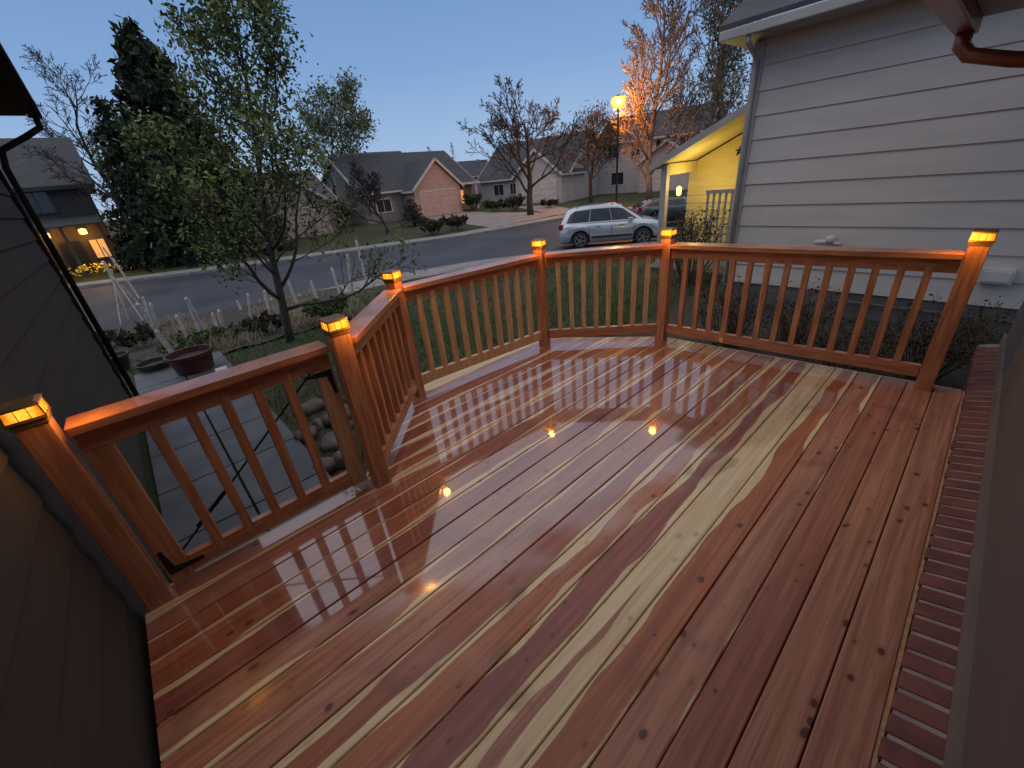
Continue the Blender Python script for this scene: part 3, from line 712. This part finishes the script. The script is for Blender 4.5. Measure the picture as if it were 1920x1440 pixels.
def tree(name, label, base, height, r, seed, mx=3, bark='bark', leaf=None, nleaf=0, ls=.05, spread=.15, trunk=None, cat='tree', group=None, **ov):
    rg = random.Random(seed); Q = dict(QB); Q.update(ov); base = Vector(base)
    root = thing(name,label,cat,base,0,group); out = []; tips = []
    if trunk:
        pts = [Vector(p) for p in trunk]; path = []
        for a,b in zip(pts,pts[1:]):
            for k in range(4): path.append(a.lerp(b,k/4))
        path.append(pts[-1]); n = len(path)-1; rad = [r*(1-.88*i/n) for i in range(n+1)]
        out.append((0,path,rad)); kids(out,tips,rg,path,rad,height,0,mx,Q)
    else: grow(out,tips,rg,base-Vector((0,0,.1)),Vector((rg.gauss(0,.03),rg.gauss(0,.03),1)),height,r,0,mx,Q)
    t,l = MB(),MB()
    for lv,path,rad in out:
        if lv <= 1: t.tube(path,rad,8 if lv==0 else 5)
        else: l.tube(path,rad,4 if lv==2 else 3,False)
    t.build('trunk',bark,root,smooth=True)
    if leaf:
        l.build('limb',bark,root)
        f = MB()
        for _ in range(nleaf):
            c = rg.choice(tips); leafquad(f,c+Vector((rg.gauss(0,spread),rg.gauss(0,spread),rg.gauss(0,spread))),ls*rg.uniform(.6,1.4),rg)
        f.build('crown',leaf,root)
    else: l.build('crown',bark,root)
    return root
def conifer(label, base, height, rad, seed, mat='needle', n=34, q=150, ls=.055):
    rg = random.Random(seed); base = Vector(base); root = thing('conifer_tree',label,'tree',base)
    t = MB(); topv = base+Vector((0,0,height)); t.tube([base-Vector((0,0,.1)),base.lerp(topv,.5),topv],[rad*.07,rad*.04,.01],7); t.build('trunk','bark',root,smooth=True)
    f = MB()
    for i in range(n*6):
        z = rg.random()**1.25; c = base.lerp(topv,.06+.94*z); L_ = rad*(1-z)**.75*rg.uniform(.6,1.1)+.12; a = rg.uniform(0,6.28)
        d = Vector((math.cos(a),math.sin(a),rg.uniform(-.3,.15)))
        k = max(8,int(q*L_/rad*.5))
        for j in range(k):
            s_ = rg.random()**.6; p = c+d*L_*s_+Vector((rg.gauss(0,.09),rg.gauss(0,.09),rg.gauss(0,.08)-.12*s_*s_*L_))*(.5+rad*.35)
            leafquad(f,p,rad*ls*rg.uniform(.6,1.3),rg)
    f.build('crown',mat,root); return root
bt = on_ground(545,642)
tp = [bt]
for px,py in ((523,540),(500,440),(484,300),(462,150),(432,-10)):
    q = at_x(px,py,bt.x+(-.0 if py>300 else .1)); tp.append(Vector((q.x,q.y,q.z)))
tree('deciduous_tree','young tree with small green leaves and leaning trunk in the yard by the garden',bt-Vector((0,0,.1)),5.4,.075,5,mx=3,bark='bark',leaf='leaf',nleaf=12500,ls=.038,spread=.11,trunk=tp,
     n=(32,7,4,3),t0=(.10,.2,.2,.2),ang=(.85,.7,.7,.7),ratio=(.42,.45,.5,.5),fall=.70,up=(.1,.5,.3,.2,.1),rmin=.005,rr=.014,seg=.3)
def treeat(px, top, xx, **k):
    q = at_x(px,top,xx); b = (xx,q.y,gz(xx,q.y)); return b, q.z-b[2]
def treedir(px, dist, top):
    d = ray(px,300); d = Vector((d.x,d.y,0)).normalized()*dist; d.z = max(gz(d.x,d.y),-1.46); return d, zup(d,top)-d.z
b,hg = treeat(240,45,-36); conifer('tall dark evergreen across the street behind the young tree',b,hg,5.4,11,n=72,q=170,ls=.053)
b,hg = treeat(185,185,-37); conifer('shorter dark evergreen left of the tall one',b,hg,3.0,12,n=30,q=130,ls=.065)
b,hg = treeat(560,135,-47); tree('deciduous_tree','pale spring green tree beyond the salmon house',b,hg*.95,.2,31,mx=3,bark='bark',leaf='leaf_y',nleaf=6500,ls=.17,spread=.4,ratio=(.5,.5,.5,.5),n=(15,7,5,3))
b = on_ground(995,404); hg = zup(b,150)-b.z
tree('bare_tree','large spreading bare tree in front of the white house',b,hg*.74,.30,44,mx=4,n=(14,7,6,5),t0=(.22,.2,.2,.15),ang=(1.0,.7,.7,.7),ratio=(.92,.52,.48,.5),up=(.1,.6,.3,.2,.1),rmin=.02,bark='bark')
LD = ray(1157,310); ld_ = Vector((LD.x,LD.y,0)).normalized(); lb = ld_*36.5; lb.z = -1.44
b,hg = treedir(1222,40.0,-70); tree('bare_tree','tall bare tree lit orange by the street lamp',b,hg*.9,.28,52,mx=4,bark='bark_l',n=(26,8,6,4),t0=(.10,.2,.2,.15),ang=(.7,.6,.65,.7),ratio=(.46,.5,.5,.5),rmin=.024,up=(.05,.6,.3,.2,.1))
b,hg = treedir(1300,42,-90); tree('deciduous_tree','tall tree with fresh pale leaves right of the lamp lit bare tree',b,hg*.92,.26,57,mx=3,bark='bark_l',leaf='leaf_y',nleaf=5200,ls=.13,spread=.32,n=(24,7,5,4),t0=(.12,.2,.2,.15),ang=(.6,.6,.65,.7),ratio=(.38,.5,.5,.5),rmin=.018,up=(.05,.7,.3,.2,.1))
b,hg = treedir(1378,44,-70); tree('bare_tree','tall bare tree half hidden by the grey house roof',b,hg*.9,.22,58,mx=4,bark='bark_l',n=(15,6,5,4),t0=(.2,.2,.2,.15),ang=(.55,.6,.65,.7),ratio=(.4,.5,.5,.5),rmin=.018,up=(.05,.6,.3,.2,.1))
b,hg = treedir(1108,44,215); tree('deciduous_tree','rounded budding tree left of the street lamp',b,hg*.85,.2,61,mx=3,bark='bark',leaf='needle2',nleaf=3200,ls=.10,spread=.4,n=(14,7,6,4),ratio=(.7,.5,.5,.5),rmin=.016)
b,hg = treeat(85,105,-52); tree('bare_tree','bare tree rising behind the dark house at far left',b,hg*.9,.22,71,mx=4,n=(12,6,5,4),ratio=(.5,.5,.5,.5),rmin=.018)
b,hg = treeat(165,235,-35.5); tree('bare_tree','dark bare tree in front of the dark house porch',b,hg*.9,.16,73,mx=4,n=(11,6,5,4),ratio=(.55,.5,.5,.5),rmin=.013)
b = on_ground(728,436); hg = zup(b,318)-b.z; tree('bare_tree','small rounded bare tree in front of the peach garage house',b,hg*.85,.13,81,mx=4,n=(13,6,6,5),t0=(.2,.2,.2,.15),ang=(.75,.6,.7,.7),ratio=(.85,.5,.5,.5),rmin=.02,up=(.1,.6,.3,.2,.1))
b = on_ground(778,424); conifer('small bushy evergreen beside the peach garage',b,zup(b,372)-b.z,1.5,83,'needle2',n=16,q=80)
b,hg = treeat(846,268,-75); conifer('distant pointed evergreen above the peach house roof',b,hg,2.2,85,n=14,q=60)
b,hg = treeat(803,276,-80); conifer('distant small evergreen left of the pointed one above the peach house roof',b,hg,2.4,86,n=14,q=60)
b,hg = treedir(998,62,258); conifer('distant evergreen top behind the large bare tree',b,hg,2.0,87,n=14,q=60)
b,hg = treedir(1060,60,240); tree('deciduous_tree','distant hazy tree behind the white house',b,hg*.85,.2,88,mx=3,leaf='leaf_y',nleaf=1600,ls=.2,spread=.5,n=(12,7,5,4),ratio=(.5,.5,.5,.5),rmin=.014)
b,hg = treeat(640,275,-70); tree('deciduous_tree','distant tree behind the peach garage house roof',b,hg*.85,.2,89,mx=3,leaf='leaf_y',nleaf=1600,ls=.2,spread=.5,n=(12,7,5,4),ratio=(.5,.5,.5,.5),rmin=.014)
b,hg = treeat(345,190,-48); tree('deciduous_tree','dim tree behind the dark evergreen',b,hg*.85,.2,90,mx=3,leaf='leaf',nleaf=4200,ls=.2,spread=.5,n=(14,7,5,4),ratio=(.55,.5,.5,.5),rmin=.014)
def shrub(label, b, hgt, wid, seed, leaf='shrub', nl=1500, ls=.035, stems=16, bark='twig', group=None, cat='shrub'):
    rg = random.Random(seed); b = Vector(b); root = thing('shrub',label,cat,b,0,group); t = MB(); tips = []
    for i in range(stems):
        a = rg.uniform(0,6.28); rr_ = wid*math.sqrt(rg.random()); e = b+Vector((math.cos(a)*rr_,math.sin(a)*rr_,hgt*rg.uniform(.6,1.05)))
        s0 = b+Vector((math.cos(a)*rr_*.25,math.sin(a)*rr_*.25,-.03)); mid = s0.lerp(e,.5)+Vector((rg.gauss(0,.06),rg.gauss(0,.06),.06))*hgt
        t.tube([s0,mid,e],[.012*hgt,.008*hgt,.003],4,False); tips += [mid.lerp(e,k/5) for k in range(6)]
        for _ in range(4):
            q_ = mid.lerp(e,rg.random()); e2 = q_+Vector((rg.gauss(0,.16),rg.gauss(0,.16),rg.uniform(.05,.25)))*hgt; t.tube([q_,e2],[.005*hgt,.002],3,False); tips += [q_.lerp(e2,k/4) for k in range(5)]
    t.build('stem',bark,root)
    if nl:
        f = MB()
        for _ in range(nl): leafquad(f,rg.choice(tips)+Vector((rg.gauss(0,.05),rg.gauss(0,.05),rg.gauss(0,.05)))*hgt,ls*rg.uniform(.6,1.4),rg)
        f.build('foliage',leaf,root)
    return root
lb_ = ['leftmost','second','third','fourth','rightmost']
for i,(x,y,hh) in enumerate(((-1.75,4.9,.75),(-1.15,5.2,.65),(-.6,4.75,.55),(-.05,5.1,.6),(.25,5.7,.55))):
    shrub('dark twiggy shrub behind the right railing, %s of five along the grey house'%lb_[i],(x,y,gz(x,y)),hh,.42,100+i,nl=550,ls=.018,stems=44,group='shrubs along the grey house')
q = at_y(1292,470,7.3); shrub('taller twiggy shrub beside the corner of the grey house',(q.x,q.y,gz(q.x,q.y)),zup(q,402)-gz(q.x,q.y),.5,120,nl=900,ls=.025,stems=36)
for i,(px,py,hh,wd,lab) in enumerate(((888,395,1.6,1.2,'evergreen shrub right of the peach garage'),(855,432,1.0,1.0,'low brown shrub beside the peach garage driveway'),(815,440,.8,1.0,'low brown shrub left of the peach garage driveway'),(930,398,1.0,1.3,'low shrub at the left end of the white house'),(965,396,1.2,1.1,'dark shrub at the foot of the large bare tree'),(1030,390,.7,1.0,'small shrub right of the large bare tree trunk'),(640,425,1.6,1.4,'brown shrub at the side of the peach garage house'),(590,440,1.4,1.4,'brown shrub before the salmon house'),(160,505,1.4,1.6,'dark hedge bush below the dark house porch'),(250,490,1.3,1.6,'dark hedge bush right of the dark house porch'),(340,475,1.3,1.6,'dark hedge bush below the tall evergreen'),(105,512,1.5,1.6,'dark hedge bush left of the dark house porch lamps'),(470,470,1.3,1.6,'dark bush at the left end of the salmon house'))):
    b = on_ground(px,py); shrub(lab,b,hh,wd,130+i,leaf='needle' if i not in (1,2,6,7) else 'needle2',nl=900,ls=.12,stems=22)
for i,(px,py,hh,lab) in enumerate(((205,655,.45,'low dark perennial clump at the left end of the garden bed'),(420,650,.4,'low dark perennial clump behind the red planter'),(500,630,.4,'low dark perennial clump left of the young tree trunk'),(620,610,.5,'low dark perennial clump right of the young tree trunk'),(270,655,.5,'low dark perennial clump under the stick teepee'),(350,668,.35,'low dark perennial clump among the stakes above the red planter'))):
    b = on_ground(px,py); shrub(lab,b,hh,.5,170+i,leaf='grass' if i%2 else 'shrub',nl=900,ls=.05,stems=20,cat='plant')
b = on_ground(180,520); m = MB(); rg = random.Random(5)
for _ in range(240): leafquad(m,b+Vector((rg.gauss(0,.25),rg.gauss(0,1.4),.55+rg.gauss(0,.16))),.10,rg)
tag(m.build('flower_row','flower'),'row of yellow flowers before the dark house porch','flowers',kind='stuff')
pl('garden_glow',b+Vector((.5,.2,1.1)),22,(1,.65,.15),.1)
def blades(name, mat, label, cat, fn, n, hmin, hmax, seed, wd=.006, lean=.4):
    rg = random.Random(seed); m = MB(); k = 0
    while k < n:
        p = fn(rg)
        if p is None: continue
        k += 1
        hh = rg.uniform(hmin,hmax); a = rg.uniform(0,6.28); s_ = Vector((math.cos(a),math.sin(a),0))*wd*rg.uniform(.7,1.4); ln = Vector((rg.gauss(0,lean),rg.gauss(0,lean),1))*hh
        i = len(m.v); m.v += [tuple(p-s_),tuple(p+s_),tuple(p+ln)]; m.f.append((i,i+1,i+2))
    return tag(m.build(name,mat),label,cat,kind='stuff')
def lawn(rg):
    x = -3.1-11*rg.random()**1.5; y = rg.uniform(-1.2,11)
    if x > -3.2 and y < 3.2: return None
    if x > -7.4 and y < .62: return None
    return Vector((x,y,gz(x,y)-.01))
blades('grass','grass','green lawn grass between the deck and the street','grass',lawn,38000,.05,.14,9)
cl = [(.55+.45*random.Random(i).random(),random.Random(i+50).random()) for i in range(16)]+[(.1+.4*random.Random(i+9).random(),random.Random(i+70).random()) for i in range(5)]
def straw(rg):
    a,b_ = rg.choice(cl); p0 = bedpt(a,b_); x,y = p0.x+rg.gauss(0,.25),p0.y+rg.gauss(0,.25)
    return Vector((x,y,max(gz(x,y),-1.46)))
blades('dry_grass','straw','dry straw coloured stalks in the garden bed','dry grass',straw,4200,.1,.42,10,.008,.5)
stk = [(328,668,566),(303,640,572),(392,640,556),(408,622,590),(376,626,570),(262,560,446),(236,520,458),(232,572,462),(470,610,556),(455,590,566),(560,575,520),(600,580,530),(640,560,505),(505,590,548),(662,560,480),(690,540,452),(190,640,590),(172,620,560),(285,610,560),(345,690,620),(530,610,560),(425,640,585),(360,650,592),(580,600,552)]
for i,(px,pb,pt) in enumerate(stk):
    b = on_ground(px,pb); hh = min(1.7,max(.4,zup(b,pt)-b.z)); rg = random.Random(i)
    m = MB(); e = Vector((rg.gauss(0,.10),rg.gauss(0,.10),1))*hh; m.beam(Vector((0,0,-.05)),e,.075,.05); m.lathe([(.045,0),(.01,.05)],e,4)
    o = m.build('garden_stake','stake'); o.location = b
    tag(o,'pale weathered wooden stake standing in the dry garden bed','stake','stakes in the garden bed')
t0_ = on_ground(255,600); tt = thing('garden_trellis','teepee of pale crossed sticks in the garden bed','trellis',t0_)
for k in range(4):
    a = k*1.57+.4; m = MB(); ap = t0_+Vector((0,0,1.5)); f_ = t0_+Vector((math.cos(a)*.45,math.sin(a)*.45,0)); m.tube([f_,ap+(ap-f_)*.15],.02,5); m.build('pole','stake',tt)
def pot(px, py, r, hh, mat, label, soil=True):
    b = on_ground(px,py); t = thing('plant_pot',label,'pot',b); m = MB()
    m.lathe([(r*.72,0),(r*.97,hh*.86),(r*1.07,hh*.87),(r*1.08,hh),(r*.98,hh),(r*.93,hh*.8),(0,hh*.8)],b,28); m.build('pot',mat,t,smooth=False,bevel=.004)
    m = MB(); m.lathe([(r*.92,hh*.805),(r*.5,hh*.84),(0,hh*.85)],b,20); m.build('soil','mulch',t)
pot(376,708,.27,.40,'redpot','large dark red planter at the edge of the lawn')
pot(305,712,.20,.30,'blackpot','black pot just left of the red planter')
pot(225,700,.24,.34,'blackpot','black pot farthest left by the house corner')
b = on_ground(424,712); t = thing('garden_light','small square solar garden light beside the red planter','lamp',b)
m = MB(); m.bb(b.x-.07,b.x+.07,b.y-.07,b.y+.07,b.z,b.z+.17); m.build('housing','white',t,bevel=.01)
m = MB(); m.bb(b.x+.071,b.x+.078,b.y-.045,b.y+.045,b.z+.04,b.z+.13); m.build('lens','bulb',t)
def rock(px, py, s_, seed, label, b=None):
    rg = random.Random(seed); b = b or on_ground(px,py); bm = bmesh.new(); bmesh.ops.create_icosphere(bm,subdivisions=3,radius=1)
    sc = Vector((rg.uniform(.8,1.25),rg.uniform(.8,1.2),rg.uniform(.55,.8)))*s_; ph = [rg.uniform(0,6) for _ in range(6)]
    for v in bm.verts:
        c = v.co.copy(); k = 1+.13*math.sin(c.x*2.3+ph[0])+.11*math.sin(c.y*2.9+ph[1])+.1*math.sin(c.z*3.1+ph[2])+.05*math.sin(c.x*6+c.y*5+ph[3]); v.co = Vector((c.x*sc.x,c.y*sc.y,c.z*sc.z))*k
    me = bpy.data.meshes.new('rock'); bm.to_mesh(me); bm.free(); me.materials.append(MT['rock']); me.polygons.foreach_set('use_smooth',[True]*len(me.polygons))
    o = bpy.data.objects.new('rock',me); COL.objects.link(o); o.location = b+Vector((0,0,s_*.3)); o.rotation_euler = (0,0,rg.uniform(0,6)); tag(o,label,'rock','rocks beside the walkway')
rp_ = [(585,770),(610,765),(640,790),(600,800),(655,830),(622,835),(580,822),(640,868),(660,800),(612,880),(820,725),(850,712),(890,700),(935,690),(800,735),(990,668)]
for i,(px,py) in enumerate(rp_):
    rock(px,py,random.Random(i).uniform(.06,.14),200+i,'rounded river rock in the pile beside the slab walkway' if i < 10 else 'rounded rock bordering the lawn under the street side railing')
# ------------------------------------------------------------------ street lamp
sl_ = thing('street_lamp','lit orange post top street lamp on dark pole','street lamp',lb)
topz = zup(lb,192); hh = topz-lb.z
m = MB(); m.lathe([(.16,0),(.16,.5),(.1,.6),(.085,.65),(.07,hh-.5),(.1,hh-.45),(.1,hh-.38)],lb,12); m.build('pole','iron',sl_,smooth=True)
m = MB(); m.lathe([(.14,hh-.378),(.42,hh-.24),(.55,hh+.02),(.46,hh+.32)],lb,14); m.build('globe','lampglass',sl_,smooth=True)
m = MB(); m.lathe([(.47,hh+.325),(.3,hh+.38),(.1,hh+.43),(.02,hh+.5)],lb,14); m.build('cap','iron',sl_,smooth=True)
toward = -ld_
pl('lamp_glow',lb+Vector((0,0,hh))+toward*.9,900,(1,.38,.06),.3)
pl('lamp_glow',lb+Vector((0,0,hh))-toward*1.0,2300,(1,.32,.04),.3)
# ------------------------------------------------------------------ cars
def car(label, loc, rz, paint, roof=1.76, group=None):
    root = thing('parked_car',label,'car',loc,rz,group)
    wx = (-1.33,1.35); Ra = .43
    xs_ = set([-2.3,-2.27,-2.2,-2.1,-1.9,-.6,0,.5,1.0,2.05,2.14,2.2,2.26,2.3])
    for c in wx:
        for d in (-Ra,-.41,-.36,-.26,-.13,0,.13,.26,.36,.41,Ra): xs_.add(round(c+d,3))
    def W(x):
        T = [(-2.3,.66),(-2.2,.82),(-1.9,.91),(1.3,.92),(1.8,.88),(2.05,.80),(2.2,.68),(2.3,.46)]
        return interp(T,x)
    def ZT(x):
        T = [(-2.3,.86),(-2.2,1.02),(-1.9,1.10),(.9,1.06),(1.25,1.08),(1.7,1.01),(2.05,.90),(2.2,.80),(2.3,.66)]
        return interp(T,x)
    def ZB(x):
        z = .27+(.12 if abs(x)>2.2 else 0)
        for c in wx:
            if abs(x-c) < Ra: z = max(z,.36+math.sqrt(max(0,Ra*Ra-(x-c)**2))-.02)
        return z
    m = MB(); sx = sorted(xs_); ring = 0
    for x in sx:
        w_,zt,zb = W(x),ZT(x),ZB(x); hp = [(w_-.07,zb),(w_-.01,zb+.05),(w_+.01,max(zb+.07,(zb+zt)/2)),(w_-.015,zt-.14),(w_-.05,zt-.05),(w_-.14,zt-.005),(w_*.5,zt+.025),(0,zt+.035)]
        pts = [(x,-a,b_) for a,b_ in hp]+[(x,a,b_) for a,b_ in reversed(hp[:-1])]; ring = len(pts); m.v += pts
    for i in range(len(sx)-1):
        for k in range(ring-1): m.f.append((i*ring+k,(i+1)*ring+k,(i+1)*ring+k+1,i*ring+k+1))
    m.f.append(tuple(range(ring))); m.f.append(tuple((len(sx)-1)*ring+k for k in reversed(range(ring))))
    bd_ = m.build('body',paint,root,smooth=True,local=True)
    u_ = MB(); u_.bb(-2.1,2.05,-.76,.76,.24,.5); u_.build('underbody','tyre',root,local=True)
    B_ = [(-2.20,.74),(-1.8,.82),(-.95,.85),(.05,.85),(.8,.83),(1.38,.70)]; T_ = [(-1.90,.54),(-1.52,.61),(-.85,.65),(-.1,.66),(.24,.63),(.46,.56)]
    zr = [roof-.13,roof-.05,roof,roof,roof-.035,roof-.10]; zb_ = 1.055
    m = MB()
    for (xb,wb),(xt,wt),z in zip(B_,T_,zr): m.v += [(xb,-wb,zb_),(xt,-wt,z-.06),(xt+.0,-wt+.14,z),(xt,0,z+.02),(xt,wt-.14,z),(xt,wt,z-.06),(xb,wb,zb_)]
    n = len(B_)
    for i in range(n-1):
        for k in range(6): m.f.append((i*7+k,(i+1)*7+k,(i+1)*7+k+1,i*7+k+1))
    m.f.append((0,1,2,3,4,5,6)); m.f.append(tuple((n-1)*7+k for k in reversed(range(7))))
    m.build('cabin',paint,root,local=True,bevel=.05)
    def side(i,s_,a,b_):
        pb = Vector((B_[i][0],B_[i][1]*s_,zb_)).lerp(Vector((B_[i+1][0],B_[i+1][1]*s_,zb_)),a); pt = Vector((T_[i][0],T_[i][1]*s_,zr[i]-.06)).lerp(Vector((T_[i+1][0],T_[i+1][1]*s_,zr[i+1]-.06)),a)
        return pb.lerp(pt,b_)+Vector((0,s_*.012,0))
    for s_ in (-1,1):
        for ia,a0,ib,a1 in ((0,.6,1,.975),(2,.01,2,.98),(3,.01,4,.62)):
            m = MB(); cols_ = [(ia,a0)]+([(ib,0.0)] if ib>ia else [])+[(ib,a1)]
            lo_ = [side(i,s_,a,.10) for i,a in cols_]; hi_ = [side(i,s_,a,.86 if k_ or ia else .7) for k_,(i,a) in enumerate(cols_)]
            k = len(lo_); m.add(lo_+hi_,[(j,j+1,k+j+1,k+j) if s_<0 else (j+1,j,k+j,k+j+1) for j in range(k-1)])
            m.build('side_window','glass',root,local=True)
        m = MB(); m.bb(.70,.90,s_*.87,s_*1.03,1.05,1.19); m.build('side_mirror',paint,root,local=True,bevel=.03)
        m = MB(); m.tube([(-1.5,s_*.52,roof-.06),(-1.3,s_*.53,roof+.03),(-.1,s_*.54,roof+.05),(.1,s_*.52,roof+.0)],.016,6); m.build('roof_rail','iron',root,local=True)
        m = MB(); m.bb(1.95,2.14,s_*.56,s_*.78,.72,.86); m.build('headlight','headl',root,local=True,bevel=.04)
        m = MB(); m.bb(-2.28,-2.08,s_*.64,s_*.85,.85,1.08); m.build('tail_light','taill',root,local=True,bevel=.03)
        for xd in (-.55,.45):
            m = MB(); m.bb(xd-.1,xd+.1,s_*.925,s_*.95,.9,.93); m.build('door_handle','rim',root,local=True)
        m = MB(); m.bb(-.85,.9,s_*.92,s_*.945,.44,.52); m.build('side_trim','tyre',root,local=True)
        for xd in (-.93,.02,.98):
            m = MB(); m.bb(xd-.006,xd+.006,s_*.915,s_*.934,.53,.92); m.build('door_seam','tyre',root,local=True)
        for c in wx:
            rm = Matrix.Rotation(R(90)*-s_,3,'X'); cc = Vector((c,s_*.80,.35))
            m = MB(); m.lathe([(.22,-.1),(.32,-.11),(.35,-.08),(.35,.08),(.32,.11),(.235,.112),(.2,.09)],cc,24,rm); ty = m.build('wheel','tyre',root,smooth=True,local=True)
            m = MB(); m.lathe([(.225,.085),(.235,.115),(.215,.118),(.2,.09),(.06,.085),(.05,.11)],cc,20,rm)
            for k in range(5):
                a = k*2*math.pi/5; d = rm@Vector((math.cos(a),math.sin(a),0)); o_ = cc+rm@Vector((0,0,.1)); m.beam(o_+d*.03,o_+d*.215,.05,.02,rm@Vector((0,0,1)))
            m.build('rim','rim',ty,local=True)
    for nm,e,(sx_,sz_),rev in (('windshield',-1,(.022,.022),False),('rear_window',0,(-.02,.02),True)):
        q = [Vector((B_[e][0],-B_[e][1],zb_)),Vector((B_[e][0],B_[e][1],zb_)),Vector((T_[e][0],T_[e][1],zr[e]-.06)),Vector((T_[e][0],-T_[e][1],zr[e]-.06))]
        c = sum(q,Vector())/4; m = MB(); m.add([c+(v-c)*.9+Vector((sx_,0,sz_)) for v in q],[(3,2,1,0) if rev else (0,1,2,3)]); m.build(nm,'glass',root,local=True)
    m = MB(); m.bb(2.2,2.31,-.40,.40,.5,.62); m.build('grille','iron',root,local=True,bevel=.02)
    return root
pr = at_z(1081,468,-1.58); pf = at_z(1212,459,-1.58); dv = (pf-pr); ang = math.atan2(dv.y,dv.x); nrm = Vector((-dv.y,dv.x,0)).normalized()
cc = (pr+pf)/2+nrm*.9
car('silver SUV parked at the street beyond the far deck corner',(cc.x,cc.y,-1.578),ang,'silver')
c2 = at_z(1268,419,-1.58); car('dark car parked behind the silver SUV',(c2.x,c2.y,-1.578),ang+.1,'darkpaint',roof=1.40)
# ------------------------------------------------------------------ world & sun
wd = bpy.data.worlds.new('World'); S.world = wd; wd.use_nodes = True; nt = wd.node_tree
bg = nt.nodes['Background']; tc = N(nt,'ShaderNodeTexCoord'); sx = N(nt,'ShaderNodeSeparateXYZ'); L(nt,tc.outputs['Generated'],sx.inputs[0])
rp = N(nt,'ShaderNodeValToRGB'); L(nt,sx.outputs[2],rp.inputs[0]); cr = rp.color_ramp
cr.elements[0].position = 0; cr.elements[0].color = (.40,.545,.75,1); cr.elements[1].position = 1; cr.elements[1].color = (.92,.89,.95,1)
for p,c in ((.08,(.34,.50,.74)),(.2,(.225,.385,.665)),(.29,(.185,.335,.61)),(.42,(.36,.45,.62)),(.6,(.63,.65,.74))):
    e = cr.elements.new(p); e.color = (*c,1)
sk = N(nt,'ShaderNodeTexSky'); sk.sky_type = 'NISHITA'; sk.sun_disc = False; sk.sun_elevation = R(2); sk.sun_rotation = R(200)
nzs = N(nt,'ShaderNodeTexNoise'); nzs.inputs['Scale'].default_value = 1.6; nzs.inputs['Detail'].default_value = 2; L(nt,tc.outputs['Generated'],nzs.inputs['Vector'])
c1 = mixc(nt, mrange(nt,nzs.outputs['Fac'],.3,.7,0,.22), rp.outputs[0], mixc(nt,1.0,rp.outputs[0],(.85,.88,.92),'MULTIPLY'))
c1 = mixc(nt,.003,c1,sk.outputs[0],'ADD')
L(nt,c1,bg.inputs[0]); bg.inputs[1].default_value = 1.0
sd = bpy.data.lights.new('sun','SUN'); sd.energy = .35; sd.angle = R(60); sd.color = (1,.93,.9)
so = bpy.data.objects.new('sun',sd); COL.objects.link(so); so.rotation_euler = (R(35),R(-25),0)
S.view_settings.view_transform = 'Standard'; S.view_settings.look = 'None'; S.view_settings.exposure = 0
